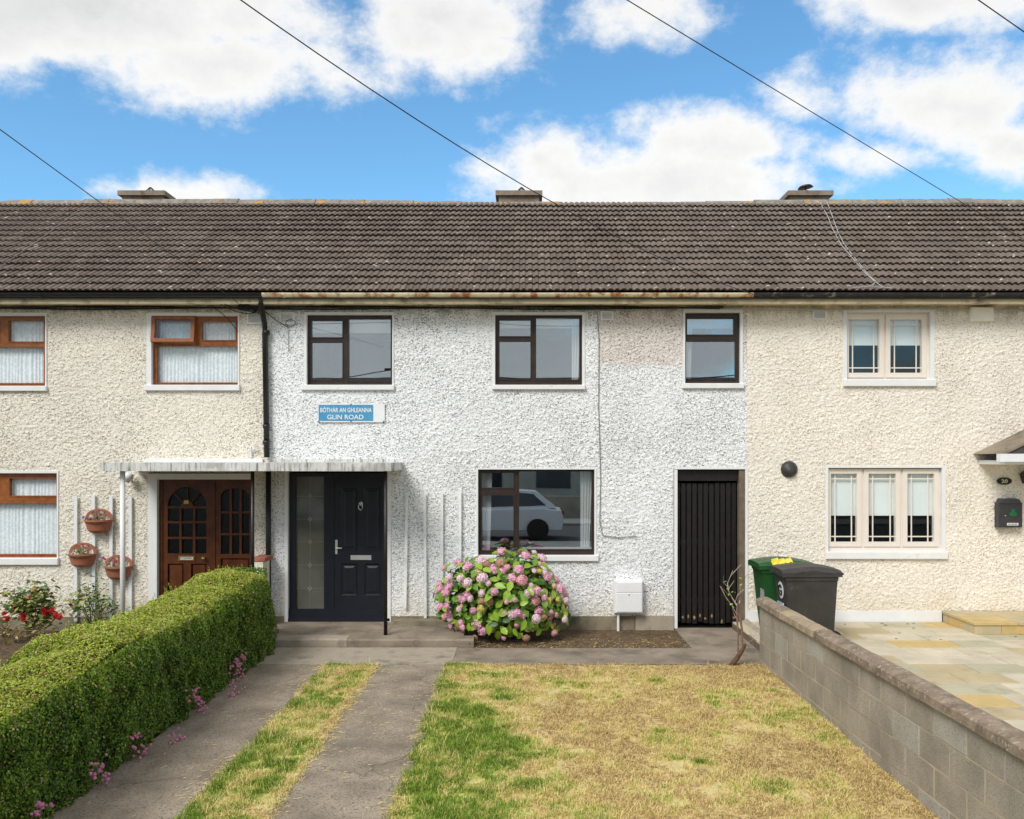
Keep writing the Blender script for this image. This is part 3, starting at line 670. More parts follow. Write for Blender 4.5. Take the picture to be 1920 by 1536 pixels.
# windows of the warm cream house
w = window(HR, OPEN['R'][0], (1587, 1744, 585, 712), [(1593, 1651, 598, 699), (1671, 1731, 598, 699)], UPVC, GLASSR, sill=(1580, 1753, 725), bead=.068, proud=.02, bars=[((1602, 1642), (608, 689)), ((1681, 1722), (608, 689))])
drape(w, 'roller_blind', 1590, 1738, 594, 646, .12, .001, .3, BLIND)
w = window(HR, OPEN['R'][1], (1552, 1766, 877, 1034), [(1559, 1609, 888, 1017), (1630, 1682, 888, 1017), (1703, 1754, 888, 1017)], UPVC, GLASSR, sill=(1547, 1775, 1048), bead=.068, proud=.02, bars=[((1569, 1600), (898, 1007)), ((1640, 1673), (898, 1007)), ((1713, 1744), (898, 1007))])
drape(w, 'roller_blind', 1556, 1762, 884, 968, .12, .001, .3, BLIND)
# air vents
vent(HL, 464, 493, 585, 608); vent(HM, 525, 553, 586, 608); vent(HM, 1126, 1150, 584, 601); vent(HR, 1523, 1549, 582, 600)
# plinths
MB().box(XB+.03, FX(535), -.012, .03, -.2, .176).build('plinth', PLINTH, HM)
MB().box(FX(733), FX(1190), -.014, .03, -.2, .182).build('plinth', PLINTH, HM); MB().box(FX(1191), FX(1263), -.03, .03, -.2, .19).build('plinth', CONCL, HM)
MB().box(XC+.012, FX(1765), -.02, .03, -.1, .262).build('plinth', SIGNWHITE, HR); MB().box(XA, FX(279), -.012, .03, -.2, .172).build('plinth', PLINTH, HL)
MB().box(FX(474)+.002, XB-.002, -.012, .03, -.2, .172).build('plinth', PLINTH, HL)
# ---- black front door with side light
def surround(h, px0, px1, py0, py1, w, mat=WHITE, depth=.14, right=True):
    a, c, e, f = rect(px0, px1, py0, py1)
    b = MB().box(a, a+w, -.02, depth, e, f)
    if right: b.box(c-w, c, -.02, depth, e, f)
    b.box(a+w, c-w if right else c, -.019, depth, f-w*.7, f); return b.build('door_surround', mat, h)
surround(HM, 534, 733, 880, 1169, .05)
zs0 = .10
dr = MB()
xa, xc, ze_, zf_ = rect(541, 731, 887, 1165)
for r_ in ((541, 553, 887, 1143), (606, 625, 887, 1143), (719, 731, 887, 1143), (553, 606, 887, 894), (625, 719, 887, 893)):
    q = rect(*r_); dr.box(q[0], q[1], .05, .12, q[2], q[3])
q = rect(541, 731, 1143, 1167); dr.box(q[0], q[1], .03, .12, zs0+.004, q[3]); dr.box(q[0], q[1], -.02, .029, zs0+.004, zs0+.05)
fo = dr.build('door_frame', NAVY, HM)
q = rect(553, 606, 894, 1143); MB().box(q[0]-.004, q[1]+.004, .085, .089, q[2]-.004, q[3]+.004).build('side_light_pane', M('leaded_side_light', (.12, .118, .10), .07, .2, 2.5, 0, spec=.9), fo)
lead = MB(); lx = FX(579); lead.box(lx-.0022, lx+.0022, .079, .084, q[2], q[3])
for py in (931, 974, 1017, 1061, 1105):
    z = FZ(py); lead.box(q[0], q[1], .0795, .0845, z-.0015, z+.0015); lead.ring([(lx-.035, z), (lx, z-.04), (lx+.035, z), (lx, z+.04)], [(lx-.022, z), (lx, z-.027), (lx+.022, z), (lx, z+.027)], .074, .078)
lead.build('leaded_strip', LEAD, fo)
def panel_door(h, name, out, panels, mat, y0=.06, y1=.11, rec=.012):
    a, c, e, f = rect(*out); b = MB(); ps = [rect(*p) for p in panels]
    xs = sorted(set([a, c]+[v for p in ps for v in p[:2]])); zs = sorted(set([e, f]+[v for p in ps for v in p[2:]]))
    for i in range(len(xs)-1):
        for j in range(len(zs)-1):
            mx, mz = .5*(xs[i]+xs[i+1]), .5*(zs[j]+zs[j+1])
            if not any(p[0] < mx < p[1] and p[2] < mz < p[3] for p in ps): b.box(xs[i], xs[i+1], y0, y1, zs[j], zs[j+1])
    return b.build(name, mat, h), ps
d, ps = panel_door(HM, 'door', (625, 719, 893, 1143), [(638, 668, 915, 1033), (681, 712, 915, 1033), (638, 668, 1058, 1118), (682, 712, 1058, 1118)], NAVY)
for p in ps:
    q = MB(); a, c, e, f = p; y = .06
    o4 = [(a, e), (c, e), (c, f), (a, f)]; sh = lambda k: [(a+k, e+k), (c-k, e+k), (c-k, f-k), (a+k, f-k)]
    q.loft([[(x, y-.006, z) for x, z in o4], [(x, y+.012, z) for x, z in sh(.02)], [(x, y+.012, z) for x, z in sh(.035)], [(x, y, z) for x, z in sh(.065)]], cap=False)
    n = len(q.v); q.f.append((n-4, n-3, n-2, n-1)); q.build('door_panel', NAVY, d)
MB().cbox(FX(656), FX(695), .045, .06, FZ(1051), FZ(1042), .004).build('letter_plate', STEEL, d)
k = MB(); cx, cz = FX(675), FZ(945); k.lathe((cx, .06, cz), [(.035, 0), (.03, .012), (.0, .016)], 12, 'y')
k.tube([(cx+.032*math.sin(t), .035, cz-.045-.05*math.cos(t)) for t in np.linspace(-2.6, 2.6, 11)], .007, 6); k.lathe((cx, .06, cz-.095), [(.012, 0), (.012, .03), (0, .034)], 8, 'y'); k.build('door_knocker', STEEL, d, smooth=True)
k = MB().cbox(FX(627), FX(631.5), .045, .06, FZ(1040), FZ(1013), .004); k.tube([(FX(629), .045, FZ(1028)), (FX(629), .02, FZ(1028)), (FX(640), .018, FZ(1028.5))], .009, 6); k.build('door_handle', STEEL, d)
# ---- varnished wooden door of the house on the left
b = surround(HL, 279, 476, 888, 1172, .13, right=False)
df = MB()
for r_ in ((297, 302, 893, 1168), (392, 401, 893, 1168), (471, 475, 893, 1168), (302, 392, 893, 902), (401, 471, 893, 902)):
    q = rect(*r_); df.box(q[0], q[1], .05, .13, q[2], q[3])
dfo = df.build('door_frame', DOORWOOD, HL)
def glazed_door(h, out, rows, cols, arch, lows, name):
    pan = [(c0, c1, r0, r1) for r0, r1 in rows for c0, c1 in cols]
    x0, x1, top = cols[0][0], cols[-1][1], arch[0]
    pan_all = pan+lows; hole = (x0, x1, top, rows[0][0]-4)
    d, ps = panel_door(h, name, out, pan_all+([hole] if arch[1] == 'fan' else []), DOORWOOD, .065, .12)
    for p in [rect(*t) for t in pan]: MB().box(p[0]-.004, p[1]+.004, .095, .099, p[2]-.004, p[3]+.004).build('pane', GLASSO, d)
    for p in [rect(*t) for t in lows]: MB().cbox(p[0], p[1], .08, .11, p[2], p[3], .03).build('door_panel', DOORWOOD, d)
    return d, hole
d, hole = glazed_door(HL, (302, 392, 902, 1168), [(954, 978), (982, 1007.5), (1011.5, 1039)], [(311, 333), (337, 358.5), (363, 384)], (911, 'fan'), [(311, 341, 1058, 1150), (355, 384, 1058, 1150)], 'door')
a, c, e, f = rect(*hole); r0 = (c-a)/2; cx = (a+c)/2; NA = 20
arc = [(cx+r0*math.cos(t), e+r0*math.sin(t)) for t in np.linspace(0, math.pi, NA+1)]
q = MB()                                                   # spandrels round the semicircular light
for i in range(NA):
    (xa_, za_), (xb_, zb_) = arc[i], arc[i+1]
    q.add([(xa_, .066, za_), (xa_, .066, f+.001), (xb_, .066, f+.001), (xb_, .066, zb_), (xa_, .11, za_), (xb_, .11, zb_)], [(0, 1, 2, 3), (0, 3, 5, 4)])
for t in (math.pi/4, math.pi/2, 3*math.pi/4): q.tube([(cx+.09*math.cos(t), .08, e+.09*math.sin(t)), (cx+r0*math.cos(t), .08, e+r0*math.sin(t))], .011, 5)
q.prism([(cx+.095*math.cos(t), e+.095*math.sin(t)) for t in np.linspace(0, math.pi, 10)], .062, .09)
q.build('fanlight_bars', DOORWOOD, d); MB().prism([(x, z) for x, z in arc], .096, .1).build('fanlight_pane', GLASSO, d)
lp = MB().ring([(FX(332), FZ(1052)), (FX(362), FZ(1052)), (FX(362), FZ(1043)), (FX(332), FZ(1043))], [(FX(335), FZ(1050)), (FX(359), FZ(1050)), (FX(359), FZ(1045)), (FX(335), FZ(1045))], .05, .066).build('letter_plate', BRASS, d)
MB().box(FX(335), FX(359), .058, .064, FZ(1050), FZ(1045)).build('letter_flap', SIGNWHITE, lp)
text('letter_flap_text', 'NO JUNK MAIL', FX(347), FZ(1047.5), .02, .16, .057, BLACKP, lp, .01)
MB().lathe((FX(380), .065, FZ(1047)), [(.022, 0), (.012, .015), (.012, .03), (.032, .045), (.028, .06), (0, .066)], 14, 'y').build('door_knob', BRASS, d, smooth=True)
MB().lathe((FX(389), .065, FZ(1065)), [(.014, 0), (.012, .008), (0, .009)], 10, 'y').build('lock_cylinder', BRASS, d)
MB().cbox(FX(342), FX(351), .04, .065, FZ(946), FZ(938), .006).build('door_knocker', BRASS, d)
d2, _ = glazed_door(HL, (401, 471, 902, 1168), [(916, 959.5), (963.5, 1000.5), (1004.5, 1040)], [(411, 427.5), (432, 446), (450.5, 465)], (914, 'flat'), [(411, 465, 1048, 1150)], 'side_leaf')
MB().prism([(FX(411), FZ(930)), (FX(411), FZ(914)), (FX(465), FZ(914)), (FX(465), FZ(930)), (FX(460), FZ(921)), (FX(449), FZ(917)), (FX(438), FZ(916)), (FX(427), FZ(917)), (FX(416), FZ(921))], .064, .09).build('arched_head', DOORWOOD, d2)
# ---- side gate of black boards
g = thing('side_gate', (FX(1328), .1, 0), 'tall black slatted timber gate in the passage of the white house', 'gate')
MB().box(FX(1264), FX(1270), -.012, .3, FZ(1178), FZ(880)).build('gate_reveal', WHITE, HM); MB().box(FX(1397), FX(1401.5), -.02, .3, FZ(1168), FZ(880)).build('gate_reveal', WHITE, HM); MB().box(FX(1264), FX(1401.5), -.0195, .3, FZ(880), FZ(876)).build('gate_reveal', WHITE, HM)
MB().box(FX(1386), FX(1396.5), .0, .12, 0, FZ(882)).build('gate_post', M('weathered_post', (.16, .12, .085), .85, .3, 7, .4, 40), g)
MB().box(FX(1266), FX(1386), .06, .16, FZ(902), FZ(882)).build('gate_lintel', GATEP, g)
nb = 11; bw = (FX(1385)-FX(1268))/nb
for k in range(nb):
    x = FX(1268)+k*bw; zt = FZ(906)+random.uniform(-.01, .006); zb = .03+random.uniform(0, .05)
    bo = MB().cbox(x+.005, x+bw-.010, .10+random.uniform(0, .006), .125, zb, zt, .004).build('board', GATEP, g)
    if random.random() < .75:
        cx_ = x+bw*random.uniform(.3, .55); cz_ = zb+random.uniform(.02, .12); MB().prism([(cx_+random.uniform(.008, .022)*math.cos(a_), cz_+random.uniform(.012, .045)*math.sin(a_)) for a_ in np.linspace(0, 2*math.pi, 8)[:-1]], .0975, .101).build('paint_flake', M('bare_timber', (.30, .20, .12), .9, .4, 30), bo)
for z in (.35, 1.25, 2.05): MB().box(FX(1268), FX(1385), .126, .17, z, z+.09).build('rail', GATEP, g)
MB().box(FX(1264), FX(1397), .4, .42, 0, FZ(880)).build('passage_shade_sheet', M('passage_shade', (.01, .01, .01), .9), g)  # near-black sheet stands in for the shade deep in the passage
# ---- canopy over both doors
cy0 = -1.13
cp = thing('door_canopy', (-3.87, 0, 2.38), 'thin weathered concrete canopy slab shared by both front doors', 'canopy')
xl, xr = P(188, 0, cy0).x, P(733, 0, cy0).x; zt, zb = P(0, 868, cy0).z, P(0, 884, cy0).z
def ragged(x0, x1, n=60):
    return [(x0+(x1-x0)*k/n, (vn(k*.8, 2, 9)-.5)*.018) for k in range(n+1)]
s_ = MB(); s_.loft([[(x, cy0+w_, zb+.004), (x, -.0, zb+.004), (x, -.0, zt), (x, cy0+w_*.6, zt)] for x, w_ in ragged(xl, xr)]); s_.build('canopy_slab', CANOPY, cp)
MB().box(FX(275), FX(494), -.05, .0, zt+.001, FZ(860)).build('flashing', WHITE, cp); MB().box(FX(512), FX(740), -.035, .0, zt+.001, FZ(861)).build('flashing', CANOPY, cp)
for px, mt, zlo, nm in ((230, WHITE, -.05, 'white post'), (473.5, BLACKP, .1, ''), (723, BLACKPEEL, .1, '')):
    p = P(px, 900, -.97); w_ = .034 if mt is WHITE else .026
    po = MB().lathe((p.x, -.97, 0), [(w_, zlo), (w_, zb+.003)], 14).build('post', mt, cp, smooth=True)
    if mt is BLACKPEEL: po['label'] = 'black post with flaking paint at its foot'
    if mt is WHITE: po['label'] = 'white painted canopy post'
# porch slab and kerbs of the step
structure(MB().box(XB+.0, FX(742), -1.02, .1, -.2, .097).build('porch_slab', CONC))
def kerb(x0, x1, y0, y1, z, mat): structure(MB().loft([[(x, y0, -.1), (x, y1, -.1), (x, y1, z), (x, y0+.02, z), (x, y0, z-.02)] for x in (x0, x1)]).build('step_kerb', mat))
xk0, xk1, xk2 = P(524, 0, -1.27).x, P(651, 0, -1.27).x, P(888, 0, -1.27).x
kerb(xk0-.25, xk1-.004, -1.27, -1.021, .104, CONCL); kerb(xk1, xk2, -1.27, -1.021, .098, CONC)
structure(MB().box(FX(742)+.001, P(870, 0, -.9).x, -1.02, -.25, -.2, .094).build('porch_slab', CONC)); structure(MB().box(FX(742)+.001, FX(850), -.249, -.02, -.2, .15).build('porch_slab', PLINTH))
# low dividing wall between the two porches
dw = thing('porch_divider', (-3.93, 0, 0), 'low porch dividing wall with brick coping beside the downpipe', 'low wall')
MB().box(-3.99, -3.86, -.42, -.03, -.1, 1.05).build('wall_body', RC_L, dw)
for k in range(4): MB().cbox(-4.02, -3.83, -.42+k*.1, -.33+k*.1, 1.055, 1.115+random.uniform(0, .006), .004).build('coping_brick', M('red_brick', (.33, .13, .08), .85, .3, 9), dw)
# ---- downpipe and wall cables
dp = MB(); x = FX(499.5)
dp.tube([(x+.02, -.36, EZ-.06), (x+.02, -.34, EZ-.16), (x, -.09, EZ-.42), (x, -.075, EZ-.55), (FX(503), -.075, FZ(858))], .042, 10)
for z in (FZ(625), FZ(800), FZ(830)): dp.tube([(FX(502), -.075, z-.03), (FX(502), -.075, z+.03)], .052, 10)
dp.tube([(FX(506), -.075, 2.5), (FX(506), -.075, .12)], .04, 10)
dp.build('downpipe', BLACKP, HL, smooth=True)
def sag(a, b, s, n=14): return [tuple(Vector(a).lerp(Vector(b), k/n)-Vector((0, 0, s*4*(k/n)*(1-k/n)))) for k in range(n+1)]
cb = MB()
for k, (y_, z_) in enumerate(((-.03, 4.875), (-.045, 4.862), (-.03, 4.85))):
    pts = [(-10.5+q*.5, y_-.008*math.sin(q*1.7+k), z_+.012*math.sin(q*.9+k*2)) for q in range(28)]; cb.tube(pts, .011, 5)
cbo = tag(cb.build('cable_bundle', CABLE), 'black cable bundle clipped along the wall under the eaves', 'cable')
cb = MB().tube([(2.95+q*.5, -.04, 4.845+.012*math.sin(q*1.3)) for q in range(16)], .009, 5).tube([(2.95+q*.5, -.05, 4.83+.014*math.sin(q*1.1+2)) for q in range(16)], .006, 5)
tag(cb.build('cable_bundle', WCABLE), 'pale cables running under the eaves of the warm cream house', 'cable')
t = MB()
for q in range(7):
    a0 = (FX(438+random.uniform(-25, 30)), -.2, FZ(566+random.uniform(-4, 6))); a1 = (FX(500+random.uniform(-20, 12)), -.1, FZ(578+random.uniform(-8, 16))); t.tube(sag(a0, a1, random.uniform(-.03, .1), 8), .006, 5)
t.box(FX(452), FX(470), -.12, -.03, FZ(583), FZ(572)); t.tube(sag((FX(395), -.1, FZ(575)), (FX(447), -.03, FZ(622)), -.06, 8), .006, 5)
t.tube([(FX(492), -.1, FZ(580)), (FX(520), -.05, FZ(602)), (FX(541), -.03, FZ(614))], .006, 5)
t.tube([(FX(541)+.07*math.cos(v_)*(1 if v_ < 3 else 1.1)+.04, -.03, FZ(606)+.05*math.sin(v_)) for v_ in np.linspace(0, 6.2, 14)], .005, 5); t.tube([(FX(541), -.03, FZ(612)), (FX(542), -.025, FZ(660))], .004, 5)
tag(t.build('cable_tangle', CABLE), 'tangle of black cables and junction box above the downpipe', 'cable')
t = MB().tube([(FX(1108), -.05, FZ(574)), (FX(1120), -.03, FZ(590)), (FX(1123), -.025, FZ(640)), (FX(1122), -.025, FZ(760)), (FX(1126), -.025, FZ(900)), (FX(1124), -.025, FZ(980)), (FX(1130), -.025, FZ(1004)), (FX(1160), -.025, FZ(1008)), (FX(1193), -.025, FZ(1005))], .006, 5)
tag(t.build('wall_cable', M('grey_cable', (.2, .19, .17), .7)), 'thin cable running down the white wall right of the middle windows', 'cable')
# ---------------------------------------------------------------- things fixed to the walls
sg = thing('street_sign', (FX(659), -.03, FZ(792)), 'blue and white street name sign above the black door', 'sign')
MB().box(FX(597), FX(722), -.035, -.022, FZ(792), FZ(757)).build('sign_plate', SIGNWHITE, sg); MB().box(FX(598.5), FX(700.5), -.0385, -.0355, FZ(789.5), FZ(759.5)).build('blue_field', SIGNBLUE, sg)
text('sign_text', 'BÓTHÁR AN GHLEANNA', FX(649.5), FZ(769), .070, .78, -.039, SIGNWHITE, sg, .014); text('sign_text', 'GLIN ROAD', FX(648.5), FZ(782), .072, .55, -.039, SIGNWHITE, sg, .012)
sc_ = MB()
for px, py in ((659, 759), (659, 790), (599, 791), (720, 791)): sc_.lathe((FX(px), -.035, FZ(py)), [(.012, 0), (.01, .008), (0, .009)], 8, 'y')
sc_.build('screw', BLACKP, sg)
mbx = thing('meter_box', (FX(1176), -.02, FZ(1147)), 'white gas meter box on the white wall beside the black gate', 'meter box')
MB().cbox(FX(1150), FX(1203), -.16, -.0, FZ(1147), FZ(1086), .012).build('cabinet', SIGNWHITE, mbx); MB().cbox(FX(1154), FX(1201), -.172, -.16, FZ(1144), FZ(1109), .004).build('cabinet_door', SIGNWHITE, mbx)
MB().cbox(FX(1154), FX(1201), -.170, -.16, FZ(1107.5), FZ(1089), .004).build('cabinet_hood', SIGNWHITE, mbx); MB().lathe((FX(1177), -.172, FZ(1112)), [(.012, 0), (.01, .006), (0, .007)], 10, 'y').build('lock', LEAD, mbx)
MB().tube([(FX(1158), -.09, FZ(1147)), (FX(1158), -.09, -.1)], .02, 10).build('supply_pipe', SIGNWHITE, mbx)
vc = thing('vent_cover', (FX(1479), 0, FZ(895)), 'round black vent cover on the warm cream wall above the bins', 'vent')
MB().lathe((FX(1479), .0, FZ(880)), [(.125, 0), (.125, .03), (.105, .05), (.08, .085), (.0, .095)], 24, 'y').build('cowl', KBIN, vc, smooth=True)
ab = MB().loft([[(FX(1838)+sx*w_, y, FZ(590)+sz*h_) for sx, sz in ((-1, -.9), (-.85, -1), (.85, -1), (1, -.9), (1, .85), (.9, 1), (-.9, 1), (-1, .85))] for w_, h_, y in ((.18, .11, 0), (.18, .11, -.05), (.165, .095, -.075))])
ab = ab.build('alarm_box', M('alarm_plastic', (.88, .86, .78), .45, .04), at=(FX(1838), 0, FZ(604))); tag(ab, 'cream burglar alarm box high on the warm cream wall', 'alarm box')
np_ = thing('house_number', (FX(1881), 0, FZ(909)), 'black oval house number plate reading 20', 'number plate')
MB().prism([(FX(1881)+.112*math.cos(t_), FZ(902)+.056*math.sin(t_)) for t_ in np.linspace(0, 2*math.pi, 25)[:-1]], -.035, -.02).build('plate', BLACKP, np_); text('number', '20', FX(1881), FZ(902), .055, .095, -.037, M('pale_gold', (.75, .68, .45), .4), np_, .02)
pb = thing('post_box', (FX(1885), 0, FZ(988)), 'dark grey post box with green shamrock on the warm cream wall', 'post box')
MB().cbox(FX(1864), FX(1908), -.13, 0, FZ(988), FZ(942), .008).build('box', M('post_box_grey', (.045, .045, .048), .45), pb); MB().loft([[(FX(1866), -.14, FZ(943)), (FX(1906), -.14, FZ(943)), (FX(1903), -.12, FZ(936)), (FX(1870), -.12, FZ(936))], [(FX(1866), 0, FZ(942)), (FX(1906), 0, FZ(942)), (FX(1903), 0, FZ(934)), (FX(1870), 0, FZ(934))]]).build('lid', MATS['post_box_grey'], pb)
sh = MB(); sx, sz = FX(1890), FZ(961)
for t_ in (.5236, 1.5708+1.047*1.0, 1.5708+3.1416*.0): pass
for t_ in (math.pi/2, math.pi/2+2.1, math.pi/2-2.1): sh.prism([(sx+.032*math.cos(t_)+.03*math.cos(v_), sz+.032*math.sin(t_)+.03*math.sin(v_)) for v_ in np.linspace(0, 2*math.pi, 13)[:-1]], -.1345-.001*t_, -.131)
sh.tube([(sx, -.132, sz), (sx+.008, -.132, sz-.06)], .006, 5); sh.build('shamrock', M('shamrock_green', (.01, .16, .06), .5), pb); text('box_text', 'POST', FX(1890), FZ(973), .035, .13, -.1325, M('faded_red', (.16, .025, .02), .5), pb, .01)
MB().box(FX(1879), FX(1900), -.1335, -.131, FZ(984), FZ(979.5)).build('box_label', SIGNWHITE, pb); text('label_text', 'NO JUNK MAIL', FX(1889.5), FZ(981.7), .018, .14, -.1345, BLACKP, pb, .01); MB().lathe((FX(1876), -.13, FZ(966)), [(.01, 0), (.008, .006), (0, .007)], 8, 'y').build('lock', STEEL, pb)
pr = thing('porch_roof', (7.8, 0, FZ(868)), 'small tiled porch roof with white gutter at the right edge', 'porch roof')
py_ = -.75; a = P(1872, 851, py_); 
MB().box(a.x, 9.6, py_-.05, py_+.05, P(0, 866, py_).z, P(0, 851, py_).z).build('gutter', SIGNWHITE, pr); MB().box(a.x+.12, 9.5, py_+.051, 0, P(0, 866, py_).z-.04, P(0, 866, py_).z+.02).build('soffit', SIGNWHITE, pr)
zz = P(0, 851, py_).z; apex = (8.75, zz+.95)
MB().loft([[(a.x+.03, py_-.02, zz), (a.x+.10, py_-.02, zz), (apex[0], py_-.02, apex[1]-.06), (apex[0], py_-.02, apex[1])], [(a.x+.03, 0, zz), (a.x+.10, 0, zz), (apex[0], 0, apex[1]-.06), (apex[0], 0, apex[1])]]).build('verge', CONC, pr)
MB().loft([[(a.x+.11, py_, zz), (9.5, py_, zz), (apex[0], py_, apex[1]-.07)], [(a.x+.11, -.01, zz), (9.5, -.01, zz), (apex[0], -.01, apex[1]-.07)]]).build('gable', M('porch_slate', (.07, .06, .055), .8), pr)
lp = thing('wall_lantern', (FX(1915), 0, FZ(906)), 'black wall lantern beside the house number', 'lantern')
cx_ = FX(1916); MB().loft([[(cx_+sx*w_, -.14+sy*w_, FZ(py)) for sx, sy in ((-1, -1), (1, -1), (1, 1), (-1, 1))] for py, w_ in ((906, .05), (890, .075), (889, .085), (882, .03))]).build('lantern_body', BLACKP, lp); MB().box(cx_-.055, cx_+.055, -.202, -.2, FZ(904), FZ(892)).build('pane', GLASSN, lp); MB().tube([(cx_, 0, FZ(886)), (cx_, -.14, FZ(884))], .012, 6).build('bracket', BLACKP, lp)
fl = thing('porch_light', (FX(250), 0, FZ(905)), 'small white porch light beside the brown wooden door', 'lamp')
MB().lathe((P(240, 0, -.15).x, -.15, P(0, 905, -.15).z), [(.03, 0), (.035, .03), (.075, .05), (.08, .11), (.05, .14), (0, .145)], 12).build('lamp_head', SIGNWHITE, fl, smooth=True); MB().tube([(FX(246), 0, FZ(900)), (P(240, 0, -.15).x, -.15, P(0, 900, -.15).z)], .02, 6).build('arm', SIGNWHITE, fl)
tag(MB().tube([(FX(472), -.02, FZ(858)), (FX(472), -.05, FZ(843)), (FX(476), -.08, FZ(836)), (FX(480), -.08, FZ(842))], .018, 8).build('overflow_pipe', SIGNWHITE, at=(FX(474), 0, FZ(858))), 'short white overflow pipe above the canopy', 'pipe')
def trellis(label, slats, y, w_, mat):
    t = thing('trellis', (FX(slats[0][0]), 0, FZ(slats[0][2])), label, 'trellis')
    for px, p0, p1, lean in slats:
        x = FX(px); e, f = FZ(p1), FZ(p0); MB().add([(x-w_+lean, y, e), (x+w_+lean, y, e), (x+w_, y, f), (x-w_, y, f), (x-w_+lean, y+.02, e), (x+w_+lean, y+.02, e), (x+w_, y+.02, f), (x-w_, y+.02, f)], [(0, 1, 2, 3), (7, 6, 5, 4), (1, 5, 6, 2), (4, 0, 3, 7), (3, 2, 6, 7), (4, 5, 1, 0)]).build('slat', mat, t)
    return t
trellis('four white trellis slats behind the terracotta wall planters', [(145, 930, 1164, 0), (178, 928, 1160, .005), (211, 930, 1158, .0), (247, 930, 1156, 0)], -.055, .024, SIGNWHITE)
trellis('four thin pale slats on the white wall beside the black door', [(764, 924, 1140, -.03), (797, 924, 1158, .01), (829, 922, 1150, 0), (863, 920, 1150, 0)], -.06, .02, M('faded_slat', (.82, .82, .80), .7))
# ---------------------------------------------------------------- plants
def leafcloud(C, Nn, size, rng, tilt=.9, asp=.62):
    n = len(C); r = rng.normal(size=(n, 3)); nn = Nn+tilt*r*.6; nn /= np.linalg.norm(nn, axis=1, keepdims=True)
    t = np.cross(nn, rng.normal(size=(n, 3))); t /= np.linalg.norm(t, axis=1, keepdims=True)+1e-9; b = np.cross(nn, t)
    L_ = (size*(.7+.6*rng.random(n)))[:, None]; W_ = L_*asp
    V = np.stack([C-t*L_*.5, C+b*W_*.5-nn*L_*.08, C+t*L_*.5, C-b*W_*.5-nn*L_*.08], 1).reshape(-1, 3)
    return V, np.arange(n*4).reshape(-1, 4)
# clipped hedge
hx0, hx1, hy0, hy1 = -4.28, -3.36, -8.6, -1.30
def hedge_top(y): return 1.115-.02*(-1.3-y)+.022*np.sin(y*2.1+.6)+.014*np.sin(y*5.3)
def hedge_pts(n, inset):
    y = hy0+(hy1-hy0)*RNG.random(n); h = hedge_top(y); W = hx1-hx0; per = 2*h+W
    s = RNG.random(n)*(h+W+h*.55)                            # right side, top, upper left side
    X = np.empty(n); Z = np.empty(n); NX = np.zeros(n); NZ = np.zeros(n)
    a = s < h; X[a] = hx1; Z[a] = s[a]; NX[a] = 1
    b = (s >= h) & (s < h+W); X[b] = hx1-(s[b]-h[b]); Z[b] = h[b]; NZ[b] = 1
    c = s >= h+W; X[c] = hx0; Z[c] = h[c]-(s[c]-h[c]-W); NX[c] = -1
    # round the shoulders and the far end
    cx = (hx0+hx1)/2; R = .33
    dx = (np.abs(X-cx)-(W/2-R)).clip(0)/R; dz = (Z-(h-R)).clip(0)/R; de = ((y-(hy1-.3))/.3).clip(0)
    l = np.sqrt(dx**2+dz**2); k = np.where((dx > 0) & (dz > 0), 1/np.maximum(l, 1), 1)
    X2 = cx+np.sign(X-cx)*(np.minimum(np.abs(X-cx), W/2-R)+R*dx*k); Z2 = np.minimum(Z, h-R)+R*dz*k
    N = np.stack([NX+np.sign(X-cx)*dx*.8, de*.8, NZ+dz*.8], 1); N /= np.linalg.norm(N, axis=1, keepdims=True)
    sh = 1-.30*de**2.5; X2 = cx+(X2-cx)*sh-.05*de**2; Z2 = Z2*(1-.05*de**2)
    lump = (fbm(y*2.0, Z2*2.2+X2*2, 41, 3)-.5)*.20+(fbm(y*8, Z2*8+X2*8, 43, 2)-.5)*.085
    X2 = X2-np.where(NX > 0, .05*np.sin(np.clip(Z2/h, 0, 1)*3.14)*0-.03*(1-Z2/h)*-1, 0)
    C = np.stack([X2, y, Z2], 1)+N*(lump-inset)[:, None]
    return C, N, de, h
hd = thing('hedge', ((hx0+hx1)/2, -4.5, 0), 'clipped green boundary hedge along the left side of the driveway', 'hedge')
n = 230000; C, N_, de, h = hedge_pts(n, np.clip(RNG.exponential(.022, n), 0, .09)); 
endn = 9000; ye = np.full(endn, hy1)                      # leaves closing the far end
u = RNG.random(endn); zz = RNG.random(endn)*hedge_top(hy1); Ce = np.stack([hx0+.14+u*(hx1-hx0-.3), ye-.02+RNG.random(endn)*.05-.12*np.abs(u-.5)**2*2, zz], 1); Ne = np.tile([[0, 1., 0]], (endn, 1))
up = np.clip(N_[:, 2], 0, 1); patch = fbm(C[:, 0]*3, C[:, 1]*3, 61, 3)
col = .30+.22*RNG.normal(size=n)*.8+up*(.58+.8*(patch-.4))+.25*(fbm(C[:, 1]*5, C[:, 2]*2.5+C[:, 0]*3, 67, 3)-.5); tan = (RNG.random(n) < .15*up+.03); col = np.where(tan, .93+.07*RNG.random(n), np.clip(col, 0, .86))  # leaves facing up are paler: cut growth, plus top light put into colour
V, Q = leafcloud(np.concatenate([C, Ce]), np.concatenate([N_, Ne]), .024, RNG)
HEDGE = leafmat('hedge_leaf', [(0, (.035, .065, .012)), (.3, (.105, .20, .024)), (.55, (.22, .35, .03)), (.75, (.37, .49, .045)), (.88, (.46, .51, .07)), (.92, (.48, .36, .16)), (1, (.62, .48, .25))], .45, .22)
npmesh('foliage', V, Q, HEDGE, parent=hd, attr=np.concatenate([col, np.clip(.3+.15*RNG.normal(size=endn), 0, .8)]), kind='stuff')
shoots = MB()
